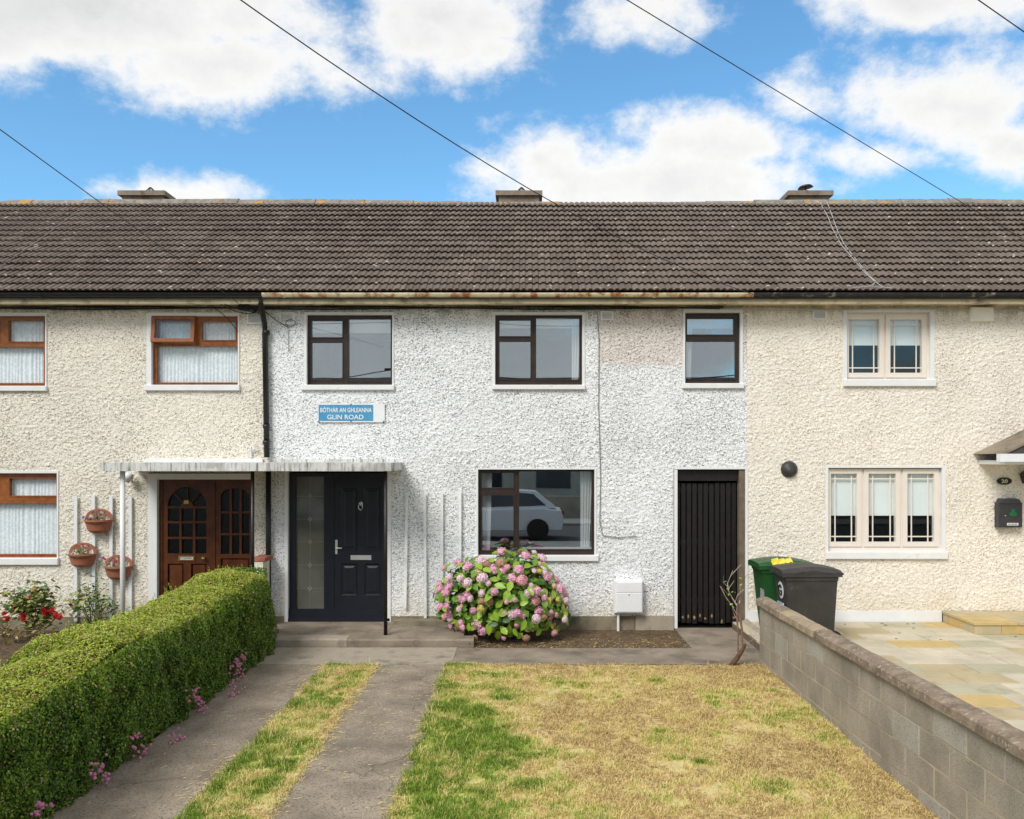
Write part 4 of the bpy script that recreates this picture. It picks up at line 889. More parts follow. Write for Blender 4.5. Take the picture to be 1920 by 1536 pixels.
for k in range(420):                                       # stray shoots above the clipped faces
    y = hy0+(hy1-hy0-.2)*random.random(); x = hx0+.1+(hx1-hx0-.16)*random.random(); z = hedge_top(y)-.03-(.10 if x > hx1-.2 or x < hx0+.2 else 0); L_ = random.uniform(.05, .11); t_ = Vector((x+random.uniform(-.03, .03), y+random.uniform(-.03, .03), z+L_))
    shoots.tube([(x, y, z-.04), t_], .0018, 3)
    for q in range(5): p = Vector((x, y, z)).lerp(t_, .35+.16*q); a_ = random.uniform(0, 6.28); shoots.add([p, p+Vector((math.cos(a_)*.012-math.sin(a_)*.006, math.sin(a_)*.012+math.cos(a_)*.006, .008)), p+Vector((math.cos(a_)*.024, math.sin(a_)*.024, .012)), p+Vector((math.cos(a_)*.012+math.sin(a_)*.006, math.sin(a_)*.012-math.cos(a_)*.006, .008))], [(0, 1, 2, 3)])
o = shoots.build('shoots', M('hedge_shoot', (.28, .36, .05), .5, .3, 20, 0), hd); o['kind'] = 'stuff'
core = MB(); secs = []
for y in np.linspace(hy0, hy1-.12, 30):
    h_ = hedge_top(y)-.10; e_ = max(0, (y-(hy1-.35))/.3); a_, c_ = hx0+.1+.10*e_, hx1-.1-.14*e_
    secs.append([(a_, y, 0), (c_, y, 0), (c_, y, h_-.24), (c_-.22, y, h_), (a_+.22, y, h_), (a_, y, h_-.24)])
core.loft(secs).build('branches', M('hedge_twigs', (.035, .04, .015), .9, .5, 30, .8, 40), hd)
structure(MB().box(-8.6, -3.46, -9.59, -.02, -.4, -.03).build('neighbour_garden', SOIL))
# hydrangea
def ellipsoid_pt(rng, front=True):
    while True:
        v = Vector((rng.gauss(0, 1), rng.gauss(0, 1), rng.gauss(0, 1))).normalized()
        if (not front or v.y < .35) and v.z > -.75: return v
hyc = P(946, 1120, -.62); HA, HB, HC = .97, .50, .68
hyc = Vector((hyc.x, -.62, .56)); hb = thing('hydrangea_bush', (hyc.x, hyc.y, -.08), 'round hydrangea bush with pink flower heads under the ground floor window', 'bush')
rg = random.Random(5)
def hshape(v):
    r = 1+.08*math.sin(v.x*5+1)+.07*math.sin(v.z*6+v.x*3)+.06*math.sin(v.x*13+v.z*9)+.08*math.sin(v.x*2.3+2+v.z*3); zz = v.z*HC*(1 if v.z > 0 else .92); w_ = (max(.05, 1-v.z*v.z)**-.27 if v.z < 0 else max(.05, 1-v.z*v.z)**-.06); r = r*1.0; return Vector((hyc.x+v.x*w_*HA*.96*r*(1 if v.z < .3 else 1-.18*(v.z-.3)), hyc.y+v.y*w_*HB*r, hyc.z+zz*min(r, 1.06)))
LEAFM = [M('hydrangea_leaf_'+nm, c_, .42, .2, 14, .15, 60) for nm, c_ in (('green', (.14, .27, .03)), ('mid', (.24, .39, .035)), ('lime', (.26, .39, .035)), ('yellow', (.50, .46, .04)), ('deep', (.04, .10, .016)))]
def leaf_mesh(mat):
    b = MB(); pts = [(0, 0), (.2, .21), (.45, .28), (.75, .17), (1, 0)]; vs = []; 
    for t_, w_ in pts: vs += [(-w_, t_, .10*w_-.22*t_*t_+.06*t_), (0, t_, -.22*t_*t_), (w_, t_, .10*w_-.22*t_*t_+.06*t_)]
    fs = []
    for i in range(4): fs += [(3*i, 3*i+1, 3*i+4, 3*i+3), (3*i+1, 3*i+2, 3*i+5, 3*i+4)]
    return b.add(vs, fs).mesh('leaf', mat, smooth=True)
LEAFS = [leaf_mesh(m_) for m_ in LEAFM]
def orient(n, spin): 
    q = n.to_track_quat('Z', 'Y'); return (q @ Matrix.Rotation(spin, 3, 'Z').to_quaternion()).to_euler()
hp = worldpos(hb); leaf_pts = []
for k in range(300):
    v = ellipsoid_pt(rg); p = hshape(v)+v*rg.uniform(-.05, .05); nrm = (v+Vector((rg.gauss(0, .35), -.35+rg.gauss(0, .3), .55+rg.gauss(0, .3)))).normalized(); s_ = rg.uniform(.125, .19)
    w_ = rg.random(); mi = 0 if w_ < .30 else 1 if w_ < .64 else 2 if w_ < .88 else 3 if w_ < .90 else 4
    inst('leaf', LEAFS[mi], p-hp, hb, orient(nrm, rg.uniform(0, 6.28)), (s_, s_, s_))
q = MB()
for k in range(3600):
    v = ellipsoid_pt(rg, False); p = hshape(v)*1.0; p = Vector(hyc).lerp(p, rg.uniform(.5, .95)); nrm = (v+Vector((rg.gauss(0, .4), rg.gauss(0, .4), .5))).normalized(); s_ = rg.uniform(.09, .14)
    R = nrm.to_track_quat('Z', 'Y') @ Matrix.Rotation(rg.uniform(0, 6.28), 3, 'Z').to_quaternion()
    q.add([p+R @ Vector(c_)*s_ for c_ in ((0, 0, 0), (.34, .45, .02), (0, 1, -.2), (-.34, .45, .02))], [(0, 1, 2, 3)])
o = q.build('inner_foliage', LEAFM[0], hb); o['kind'] = 'stuff'
q = MB()
for k in range(26):
    v = ellipsoid_pt(rg, False); p = hshape(v); q.tube([(hyc.x+rg.uniform(-.25, .25), hyc.y+rg.uniform(-.1, .1), -.08), Vector(hyc).lerp(p, .5)+Vector((0, 0, -.1)), p], [.012, .009, .005], 5)
q.build('stems', M('hydrangea_stem', (.16, .12, .06), .8), hb)
FM = [M('bloom_'+nm, c_, .7, .28, 75, .3, 90) for nm, c_ in (('pink', (.86, .43, .56)), ('pale', (.90, .62, .68)), ('rose', (.84, .42, .46)), ('peach', (.78, .52, .32)), ('faded', (.50, .30, .20)), ('lime', (.66, .58, .12)))]
def bloom_mesh(mat, seed):
    r2 = random.Random(seed); b = MB()
    b.lathe((0, 0, 0), [(.0, -.5), (.55, -.42), (.72, -.1), (.6, .3), (.3, .5), (.0, .56)], 9)
    for k in range(64):                                    # four-petalled florets over a dome
        z_ = 1-1.45*(k+.5)/64; t_ = k*2.39996; r_ = math.sqrt(max(0, 1-z_*z_)); nrm = Vector((r_*math.cos(t_), r_*math.sin(t_), z_)); p = Vector((nrm.x, nrm.y, nrm.z*.72))*r2.uniform(.9, 1.04)
        p = p*(1 if r2.random() > .2 else 1.08); R = (nrm+Vector((r2.gauss(0, .25), r2.gauss(0, .25), r2.gauss(0, .25)))).to_track_quat('Z', 'Y') @ Matrix.Rotation(r2.uniform(0, 1.6), 3, 'Z').to_quaternion(); s_ = r2.uniform(.20, .27)
        pts = [p+R @ Vector((0, 0, -.05))]
        for a_ in range(8): rr = s_*(1 if a_ % 2 == 0 else .62); pts.append(p+R @ Vector((rr*math.cos(a_*math.pi/4), rr*math.sin(a_*math.pi/4), .03 if a_ % 2 == 0 else 0)))
        b.add(pts, [(0, 1+a_, 1+(a_+1) % 8) for a_ in range(8)])
    return b.mesh('flower_head', mat)
BL = [bloom_mesh(m_, i) for i, m_ in enumerate(FM)]
placed = []; tries = 0
while len(placed) < 124 and tries < 6000:
    tries += 1; v = ellipsoid_pt(rg); p = hshape(v)+v*rg.uniform(-.02, .07)
    r_ = (.032+.042*rg.random()**1.4)*(1.1 if v.z > .4 else 1)
    if any((p-o_[0]).length < (r_+o_[1])*.62 for o_ in placed): continue
    placed.append((p, r_)); w_ = rg.random(); mi = 0 if w_ < .42 else 1 if w_ < .72 else 2 if w_ < .84 else 3 if w_ < .93 else 4 if w_ < .98 else 5
    nrm = (v+Vector((0, -.3, .35))).normalized(); inst('flower_head', BL[mi], p-hp, hb, orient(nrm, rg.uniform(0, 6)), (r_, r_, r_))
# dead leaning sapling by the wall
sp = thing('bare_sapling', P(1371, 1248, -2.35), 'nearly bare leaning sapling in front of the black gate', 'sapling')
def PY(px, py, y=-2.3): return P(px, py, y)
BARK = M('sapling_bark', (.22, .13, .09), .85, .4, 20, .5, 60); PALE = M('pale_twig', (.40, .33, .27), .85, .3, 20, .3, 60)
MB().tube([PY(1368, 1252), PY(1382, 1234), PY(1392, 1219), PY(1398, 1207)], [.038, .034, .026, .018], 8).build('trunk', M('trunk_bark', (.12, .065, .04), .9, .4, 16, .6, 50), sp)
MB().tube([PY(1384, 1226), PY(1384, 1190), PY(1382, 1160), PY(1382, 1135)], [.011, .011, .012, .012], 6).tube([PY(1392, 1210), PY(1391, 1180), PY(1388, 1160), PY(1384, 1150)], [.012, .015, .014, .01], 6).build('stem', BARK, sp)
tw = MB()
for pts, r_ in (([(1382, 1136), (1372, 1120), (1366, 1108), (1364, 1094), (1370, 1080), (1390, 1058)], .008), ([(1382, 1134), (1378, 1130), (1383, 1116), (1395, 1105)], .008), ([(1376, 1140), (1362, 1122), (1350, 1099)], .006), ([(1380, 1150), (1372, 1135), (1360, 1118), (1352, 1100), (1364, 1114)], .004), ([(1370, 1080), (1374, 1070)], .004), ([(1366, 1104), (1376, 1090), (1377, 1088)], .004), ([(1384, 1168), (1376, 1150), (1373, 1140)], .005), ([(1386, 1132), (1387, 1126)], .006), ([(1396, 1210), (1410, 1200), (1417, 1185), (1420, 1160)], .003), ([(1410, 1192), (1403, 1176)], .003), ([(1364, 1100), (1356, 1092), (1357, 1080)], .003), ([(1389, 1112), (1387, 1100)], .003)):
    pp = [PY(x_, y_, -2.3+.03*math.sin(i*2)) for i, (x_, y_) in enumerate(pts)]; tw.tube(pp, [r_*(1-.55*i/len(pp)) for i in range(len(pp))], 5)
tw.build('branch', PALE, sp); wp = worldpos(sp)
for x_, y_ in ((1357, 1092), (1371, 1111), (1378, 1110), (1367, 1113), (1395, 1082), (1399, 1080), (1391, 1086), (1387, 1099), (1360, 1106), (1368, 1134), (1362, 1104)): inst('leaf', LEAFS[2], PY(x_, y_)-wp, sp, (rg.uniform(-1, 1), rg.uniform(-1, 1), rg.uniform(0, 6)), (.045,)*3)
# plants behind the hedge, against the wall of the house on the left
RL = [leaf_mesh(M('rose_leaf_'+nm, c_, .5, .2, 12, .1)) for nm, c_ in (('a', (.16, .27, .09)), ('b', (.28, .33, .08)), ('c', (.36, .27, .11)))]
RED = M('red_petal', (.55, .012, .015), .5, .15, 30, 0)
def bush(name, label, px, py_top, y, w_, h_, leaves, nl, blooms, bmat, lsz, cat='bush', base=-.03, dead=0):
    c = P(px, py_top, y); t_ = thing(name, (c.x, y, base), label, cat); wp_ = worldpos(t_); st = MB(); rr = random.Random(px)
    tips = []
    for k in range(16):
        a_ = rr.uniform(0, 6.28); tip = Vector((c.x+w_*.5*rr.gauss(0, .5), y+.2*rr.gauss(0, .5), base+(c.z-base)*rr.uniform(.35, 1.0))); mid = Vector((c.x, y, base)).lerp(tip, .5)+Vector((rr.uniform(-.08, .08), 0, .1)); st.tube([(c.x+rr.uniform(-.1, .1), y, base), mid, tip], [.009, .006, .003], 5); tips += [tip, mid.lerp(tip, .5), mid.lerp(tip, .75)]
    st.build('stems', M('rose_stem', (.20, .15, .07), .8), t_)
    for k in range(nl):
        p = rr.choice(tips)+Vector((rr.gauss(0, .085), rr.gauss(0, .06), rr.gauss(0, .07))); s_ = lsz*rr.uniform(.7, 1.3); inst('leaf', rr.choice(leaves), p-wp_, t_, (rr.uniform(-.8, .8), rr.uniform(-.8, .8), rr.uniform(0, 6)), (s_,)*3)
    if blooms:
        bm = bloom_mesh(bmat, px)
        for (bx, by) in blooms: q_ = P(bx, by, y-.12); inst('flower', bm, q_-wp_, t_, (rr.uniform(0, 1), rr.uniform(0, 1), 0), (rr.uniform(.036, .055),)*3)
    return t_
bush('rose_bush', 'red flowering bush with light green leaves under the left ground floor window', 60, 1095, -.7, 1.4, 1.0, RL, 900, [(8, 1150), (14, 1160), (58, 1121), (42, 1152), (96, 1145), (104, 1153), (112, 1157), (45, 1160), (82, 1142), (10, 1162), (30, 1140), (84, 1150)], RED, .085)
bush('green_shrub', 'dark green leafy shrub growing between the white trellis slats', 180, 1090, -.35, .75, .9, [LEAFS[0], LEAFS[4], LEAFS[0]], 420, [], RED, .05)
bush('woody_plant', 'dry brown twiggy plant at the left end of the hedge', 20, 1150, -.95, 1.9, .6, [RL[2]], 260, [], RED, .05)
# wall planters
def planter(px, py, label, flowers):
    y = -.065; c = Vector((FX(px), y, FZ(py))); t_ = thing('wall_planter', (c.x, y, FZ(py+24)), label, 'planter', 'terracotta wall planters'); b = MB(); secs = []
    for r_, dz in ((.12, -.185), (.165, -.15), (.205, -.02), (.222, -.015), (.222, .012), (.205, .012), (.19, -.02)):
        secs.append([(c.x+r_*math.cos(a_), y-r_*.8*math.sin(a_), c.z+dz) for a_ in np.linspace(0, math.pi, 15)])
    b.loft(secs, cap=False, close=False); b.add([(c.x+.12*math.cos(a_), y-.096*math.sin(a_), c.z-.185) for a_ in np.linspace(0, math.pi, 15)], [tuple(range(14, -1, -1))]); b.build('bowl', TERRA, t_, smooth=False)
    A = [(c.x+.21*math.cos(a_), c.z+.175*math.sin(a_)**.8) for a_ in np.linspace(0, math.pi, 15)]; B_ = [(c.x+.165*math.cos(a_), c.z+.135*math.sin(a_)**.8) for a_ in np.linspace(0, math.pi, 15)]
    r_ = MB()
    for i in range(14): r_.add([(A[i][0], y-.012, A[i][1]), (A[i+1][0], y-.012, A[i+1][1]), (B_[i+1][0], y-.012, B_[i+1][1]), (B_[i][0], y-.012, B_[i][1]), (A[i][0], y, A[i][1]), (A[i+1][0], y, A[i+1][1]), (B_[i+1][0], y, B_[i+1][1]), (B_[i][0], y, B_[i][1])], [(0, 1, 2, 3), (7, 6, 5, 4), (0, 4, 5, 1), (2, 6, 7, 3)])
    for a_ in (.25, .5, .75): x_ = c.x-.165+.33*a_; r_.box(x_-.014, x_+.014, y-.012, y-.001, c.z, c.z+.135*math.sin(math.acos(max(-1, min(1, (x_-c.x)/.165))))**.8+.01)
    r_.build('back_lattice', TERRA, t_); MB().lathe((c.x, y, c.z-.03), [(.19, 0), (.12, .02), (0, .03)], 14, 'z', math.pi, 2*math.pi).build('potting_soil', SOIL, t_); wp_ = worldpos(t_); rr = random.Random(px)
    for k in range(26): inst('leaf', rr.choice([LEAFS[0], LEAFS[1], RL[0]]), Vector((c.x+rr.uniform(-.17, .12), y-rr.uniform(.03, .12), c.z+rr.uniform(0, .05)))-wp_, t_, (rr.uniform(-.9, .9), rr.uniform(-.9, .9), rr.uniform(0, 6)), (.05,)*3)
    for fx, fy, fm in flowers: inst('flower', fm, Vector((FX(fx), y-.12, FZ(fy)))-wp_, t_, (1.2, 0, 0), (.02,)*3)
MAG = bloom_mesh(M('magenta_petal', (.55, .03, .22), .5, .1, 30, 0), 3); PUR = bloom_mesh(M('purple_petal', (.28, .12, .25), .5, .2, 30, 0), 4); WHT = bloom_mesh(M('white_petal', (.7, .68, .6), .5, .1, 30, 0), 6)
planter(190, 975, 'highest terracotta wall planter, with purple flowers on the white slats', [(168, 968, PUR), (174, 970, PUR), (180, 971, PUR), (201, 970, PUR)])
planter(160, 1038, 'lower left terracotta wall planter with small white flowers', [(140, 1036, WHT), (146, 1037, WHT), (152, 1038, WHT), (158, 1037, WHT)])
planter(227, 1061, 'terracotta wall planter with magenta flowers partly behind the white post', [(205, 1043, MAG), (208, 1046, MAG), (236, 1054, MAG), (240, 1056, MAG), (228, 1050, MAG)])
# pink flowers poking out along the foot of the hedge
PK = [bloom_mesh(M('pink_petal', (.82, .32, .52), .55, .15, 40, 0), 8)]
for lab, spots in (('largest clump of pink flowers at the foot of the hedge, nearest the door', [(430, 1255), (441, 1236), (452, 1232), (446, 1262), (455, 1268), (434, 1275), (449, 1252), (438, 1300), (447, 1297), (432, 1302), (458, 1236), (444, 1248)]), ('pink flower clump low on the hedge below the largest clump', [(354, 1306), (366, 1300), (369, 1310), (378, 1322), (372, 1328), (383, 1330), (362, 1293), (374, 1318)]), ('small pink flower patch on the track edge below the hedge', [(320, 1388), (330, 1386), (339, 1383), (326, 1390)]), ('pink flower clump midway down the near half of the hedge', [(245, 1392), (258, 1385), (262, 1408), (270, 1415), (250, 1398), (266, 1412)]), ('pink flower clump low on the near end of the hedge', [(174, 1440), (187, 1432), (190, 1455), (182, 1446), (195, 1456)]), ('pink flowers at the bottom left corner of the picture', [(62, 1522), (70, 1526), (78, 1514), (66, 1519)])):
    ps_ = []
    for px, py in spots:                                   # on the right face of the hedge (x = hx1), or on the ground in front of it
        d_ = (hx1+.03)*F/(px-VX); z_ = CAMZ-(py-VY)*d_/F
        ps_.append(Vector((hx1+.04, d_-CAMD, z_)) if z_ > .03 else P(px, py, 2.57*F/(py-VY)-CAMD))
    c_ = sum(ps_, Vector())/len(ps_); t_ = thing('pink_flowers', (c_.x, c_.y, 0), lab, 'flowers', 'pink flowers along the hedge'); wp_ = worldpos(t_); st = MB(); rr = random.Random(len(lab))
    for p in ps_:
        for k in range(5): q_ = p+Vector((rr.gauss(0, .015), rr.gauss(0, .045), rr.gauss(0, .032))); inst('flower', PK[0], q_-wp_, t_, (rr.uniform(0, 1.5), rr.uniform(0, 1.2), 0), (rr.uniform(.008, .015),)*3)
        st.tube([p-Vector((.05, 0, .12)), p-Vector((.02, 0, .03)), p], .003, 4)
    st.build('stems', MATS['rose_stem'], t_)
# ---------------------------------------------------------------- block wall
bwx0, bwx1 = 2.985, 3.115; yb1, yb0 = -2.10, -8.4; TILT = .0155
def wz(y, z): return z+TILT*(yb1-y)
bwall = thing('block_wall', (3.05, -5, 0), 'grey concrete block garden wall with brown coping along the lawn', 'wall')
mo = MB().loft([[(bwx0+.0032, y, -.3), (bwx1-.004, y, -.3), (bwx1-.004, y, wz(y, .715)), (bwx0+.0032, y, wz(y, .715))] for y in (yb0, yb1-.006)]); mo.build('mortar_bed', MORTAR, bwall)
BLK, CH, ZT = .465, .232, .715
for row in range(4):
    z1_ = ZT-row*CH; z0_ = z1_-CH+.014; y = yb1-(.0 if row % 2 == 0 else BLK/2)
    if row % 2: segs = [(yb1, y)]
    else: segs = []
    while y > yb0: segs.append((y, max(y-BLK, yb0))); y -= BLK
    for a_, c_ in segs:
        a2, c2 = a_-.006, c_+.006; pr_ = random.uniform(-.003, .003); ch_ = .004
        sec = lambda y_, k: [(bwx0+pr_+k, y_, wz(y_, z0_)+k), (bwx1-k, y_, wz(y_, z0_)+k), (bwx1-k, y_, wz(y_, z1_)-k), (bwx0+pr_+k, y_, wz(y_, z1_)-k)]
        MB().loft([sec(a2, ch_), sec(a2-ch_, 0), sec(c2+ch_, 0), sec(c2, ch_)]).build('block', BLOCK2 if random.random() < .14 else BLOCK, bwall)
y = yb1+.03
while y > yb0:
    L_ = random.uniform(1.0, 1.5); y2 = max(y-L_, yb0); n = 14; secs = []
    for k in range(n+1):
        t_ = y-.003+(y2-y+.006)*k/n; w1, w2, w3 = [(vn(t_*9, k_*7.3, 15)-.5)*.014 for k_ in (1, 2, 3)]
        secs.append([(bwx0-.045+w1, t_, wz(t_, .718)), (bwx1+.045+w2, t_, wz(t_, .718)), (bwx1+.04+w2, t_, wz(t_, .775)+w3), (bwx1-.02, t_, wz(t_, .808)+w2), (bwx0+.02, t_, wz(t_, .808)+w3), (bwx0-.04+w1, t_, wz(t_, .782)+w2*.6)])
    MB().loft(secs).build('coping_stone', M('pale_coping', (.36, .28, .19), .95, .3, 9, .8, 60) if -4.55 < y2 < -3.2 and y > -4 and y < -2.9 else COPING, bwall); y = y2
# ---------------------------------------------------------------- stone patio
PZ = .10
pat = structure(MB().box(3.14, 11, -9.5, -.02, -.35, PZ-.018).build('patio', M('patio_joint', (.16, .13, .09), .95, .3, 8)))
SM = [M('sandstone_'+nm, c_, .8, .14, 2.2, .3, 50, dirt=tuple(x*.72 for x in c_), dirt_at=(.55, .75), dscale=3) for nm, c_ in (('buff', (.50, .41, .25)), ('pale', (.56, .49, .36)), ('grey', (.47, .43, .30)), ('gold', (.57, .42, .18)), ('cream', (.60, .53, .40)))]
y = -.03; row = 0; rs = random.Random(3); cnt = 0
while y > -7.6:
    dpt = .44; x = 3.145-(.33 if row % 2 else 0)+rs.uniform(-.12, .05)
    while x < 9.2:
        L_ = rs.choice((.58, .62, .66, .85)); a_ = max(x, 3.145); c_ = x+L_-.008
        if c_-a_ > .08 and not (a_ > 12):
            mi = rs.choices((0, 1, 2, 3, 4), (3, 4, 2, 1.3, 4))[0]; zz = PZ+rs.uniform(-.003, .003); k = .005; y1_, y0_ = y, y-dpt+.008
            MB().loft([[(a_, y0_, PZ-.03), (c_, y0_, PZ-.03), (c_, y1_, PZ-.03), (a_, y1_, PZ-.03)], [(a_, y0_, zz-k), (c_, y0_, zz-k), (c_, y1_, zz-k), (a_, y1_, zz-k)], [(a_+k, y0_+k, zz), (c_-k, y0_+k, zz), (c_-k, y1_-k, zz), (a_+k, y1_-k, zz)]]).build('paving_slab', SM[mi], pat); cnt += 1
        x += L_
    y -= dpt; row += 1
stp = thing('door_step', (FX(1765)+1, -.5, PZ), 'raised buff stone step at the right edge against the warm cream wall', 'step')
sx0 = FX(1766); ys = P(0, 1190, 0).y; ysf = 2.5*F/(1190-VY)-CAMD; zs_ = .262
MB().box(sx0+.01, 11, ysf+.02, -.022, PZ-.02, zs_-.031).build('riser', MATS['patio_joint'], stp)
x = sx0
while x < 10: MB().cbox(x, x+.37, ysf, ysf+.02, PZ+.002, zs_-.032, .004).build('riser_stone', SM[rs.choice((0, 3))], stp); x += .375
x = 0
yy_ = ysf+.02
while yy_ < -.06: L_ = min(.36, -.03-yy_); MB().box(sx0-.0, sx0+.0099, yy_, yy_+L_-.005, PZ+.002, zs_-.032).build('riser_stone', SM[3 if x % 2 else 0], stp); yy_ += L_; x += 1
for i in range(8):
    for j, (u0, u1) in enumerate(((ysf-.015, (ysf-.02)*.5), ((ysf-.02)*.5+.006, -.024))): MB().box(sx0-.015+i*.62, sx0-.015+i*.62+.613, u0, u1, zs_-.03, zs_+rs.uniform(0, .003)).build('tread_stone', SM[rs.choice((0, 1, 3))], stp)
lm = M('fallen_leaf', (.06, .045, .03), .8)
for k in range(16):
    x, y = rs.uniform(3.9, 7.5), -abs(rs.gauss(0, .7))-.1
    if x > sx0-.05 and y > ysf-.1: continue
    s_ = rs.uniform(.02, .04); tag(MB().add([(x-s_, y, PZ+.006), (x, y-s_*.5, PZ+.014), (x+s_, y, PZ+.006), (x, y+s_*.5, PZ+.010)], [(0, 1, 2, 3)]).build('fallen_leaf', lm, at=(x, y, PZ)), 'small dark fallen leaf lying on the stone patio', 'leaf', 'fallen leaves on the patio')
# ---------------------------------------------------------------- wheelie bins
def bin_(x0, x1, y0, y1, zb_, mat, label, logo):
    t_ = thing('wheelie_bin', ((x0+x1)/2, (y0+y1)/2, zb_), label, 'bin', 'wheelie bins'); H = .96
    def sec(z, k, dx=0): return [(x0+k+dx, y0+k, z), (x1-k*.5, y0+k, z), (x1-k*.5, y1-k, z), (x0+k+dx, y1-k, z)]
    body = MB().loft([sec(zb_+.03, .075, .02), sec(zb_+.25, .06, .01), sec(zb_+H-.10, .012), sec(zb_+H-.095, .0), sec(zb_+H, -.006)]); bd = body.build('body', mat, t_)
    L1 = zb_+H+.002; mid = (y0+y1)/2; ld = MB(); secs = []
    for k in range(9):                                     # lid: overhanging rim, crowned along its length
        u_ = k/8; x = x0-.05+(x1-x0+.10)*u_; cr = .075*math.sin(math.pi*min(1, max(0, .06+u_*.9)))+.012; e_ = .02
        secs.append([(x, y0-e_, L1-.045), (x, y1+e_, L1-.045), (x, y1+e_, L1+.012), (x, y1-.05, L1+.018+cr*.75), (x, mid, L1+.018+cr), (x, y0+.05, L1+.018+cr*.75), (x, y0-e_, L1+.012)])
    ld.loft(secs); lid = ld.build('lid', mat, t_)
    MB().box(x0-.065, x0-.051, mid-.16, mid+.16, L1-.03, L1+.0).build('lid_grip', mat, lid)
    sw = MB(); sw.loft([[(x0+.10+(x1-x0-.2)*k/10, y0-.0215, L1-.012), (x0+.10+(x1-x0-.2)*k/10, y0-.027, L1+.002+.035*math.sin(math.pi*k/10)), (x0+.10+(x1-x0-.2)*k/10, y0+.03, L1+.012+.06*math.sin(math.pi*k/10))] for k in range(11)], cap=False, close=False); sw.build('lid_rib', mat, lid)
    h_ = MB(); h_.tube([(x1+.03, y0+.06, L1-.02), (x1+.085, y0+.07, L1-.015), (x1+.085, y1-.07, L1-.015), (x1+.03, y1-.06, L1-.02)], .016, 8); h_.build('handle', mat, t_)
    for yy in (y0+.03, y1-.08): MB().lathe((x1-.04, yy+.05, zb_+.10), [(.0, 0), (.10, .0), (.10, .05), (0, .05)], 16, 'y').build('wheel', BLACKP, t_)
    if logo == 'round':
        cx, cy, cz = x0+.025, mid-.02, zb_+.70
        dsk = MB().lathe((0, 0, 0), [(.0, 0), (.115, .0), (.115, .004), (0, .004)], 24, 'x'); dsk.v = [(x0+.016-p[0]+.004, mid+p[1], zb_+.70+p[2]) for p in dsk.v]; dsk.rot((x0, mid, zb_+.7), 'Y', -.07); dsk.build('logo_disc', SIGNWHITE, bd)
        g_ = MB(); pts = [(x0+.010, mid-.065*math.cos(a_), zb_+.70+.065*math.sin(a_)) for a_ in np.linspace(.6, 5.9, 16)]+[(x0+.010, mid-.062, zb_+.69), (x0+.010, mid-.005, zb_+.69)]; g_.tube(pts, .013, 5); g_.rot((x0, mid, zb_+.7), 'Y', -.07); g_.build('logo_mark', BLACKP, bd)
        MB().box(x0+.006, x0+.02, mid-.13, mid+.13, zb_+.40, zb_+.54).build('label_panel', M('blue_white_label', (.2, .3, .42), .5, .5, 25, 0, dirt=(.7, .7, .7), dirt_at=(.5, .55), dscale=20), bd)
    else:
        MB().box(x0+.034, x0+.05, y0+.06, y0+.24, zb_+.46, zb_+.68).build('label_panel', M('grey_label', (.35, .34, .32), .6, .3, 20, 0), bd)
    return t_
bin_(3.33, 4.03, -1.0, -.42, PZ, GBIN, 'green wheelie bin nearest the black gate, behind the charcoal bin', 'label')
bin_(3.44, 4.13, -1.72, -1.14, PZ, KBIN, 'charcoal grey wheelie bin with round white logo in front of the green bin', 'round')
yb = MB(); rr = random.Random(2)
for k in range(14): x, y, z = 3.53+rr.uniform(-.09, .12), -1.09+rr.uniform(-.05, .05), 1.10+rr.uniform(-.02, .03); yb.add([(x, y, z), (x+.09, y-.03, z+.02), (x+.07, y+.02, z+.075), (x-.02, y+.02, z+.05)], [(0, 1, 2, 3)])
tag(yb.build('yellow_bag', M('yellow_plastic', (.75, .62, .02), .4, .1), at=(3.6, -1.08, 1.12)), 'crumpled yellow bag stuck between the two bin lids', 'bag')
# ---------------------------------------------------------------- overhead cables, aerial leads
def wire(label, pts, r_, sg_, mat=CABLE):
    p0, p1 = pts; tag(MB().tube(sag(p0, p1, sg_, 24), r_, 5).build('overhead_cable', mat, at=tuple(p1)), label, 'cable', 'overhead cables')
def thru(px, py, d_): return Vector(((px-VX)*d_/F, d_-CAMD, CAMZ+(VY-py)*d_/F))
def ext(a_, b_, d_end): t_ = (d_end-(a_.y+CAMD))/((b_.y-a_.y)); return a_.lerp(b_, t_)
e1 = P(452, 572, -.2); wire('overhead cable running to the tangle above the downpipe', (ext(e1, thru(0, 243, 7.3), -4), e1), .0048, .0)
e2 = thru(1440, 560, 12.7); p6 = thru(451, 0, 6.2)
tag(MB().tube([tuple(p6.lerp(e2, t_)-Vector((0, 0, 1.1*t_*(1-t_)))) for t_ in np.linspace(-.9, 1, 34)], .0052, 5).build('overhead_cable', CABLE, at=tuple(e2)), 'overhead cable crossing the sky above the white house', 'cable', 'overhead cables')
e3 = P(2080, 545, -.3); wire('overhead cable crossing the clouds towards the warm cream house', (ext(e3, thru(1200, 0, 6.2), -4), e3), .004, .06)
e4 = P(2620, 545, -.3); wire('overhead cable in the top right corner of the sky', (ext(e4, thru(1852, 0, 6.2), -4), e4), .0045, .05)
c, sn = math.cos(PITCH), math.sin(PITCH)
def onroof(px, py):                                        # photo position on the tile plane
    dx, dz = (px-VX)/F, (VY-py)/F; tp = math.tan(PITCH); d_ = (EZ+.05-CAMZ+tp*(-EY-CAMD))/(dz-tp); return Vector((dx*d_, d_-CAMD-.0, CAMZ+dz*d_+.012))
al = MB()
for off in (0, 9): al.tube([onroof(1538+off*1.5, 382)]+[onroof(px+off*(1-k/6), py) for k, (px, py) in enumerate(((1551, 405), (1562, 432), (1577, 460), (1600, 487), (1624, 515), (1641, 530)))]+[onroof(1636-off*.6, 538), onroof(1600+off*6, 541)], .005, 5)
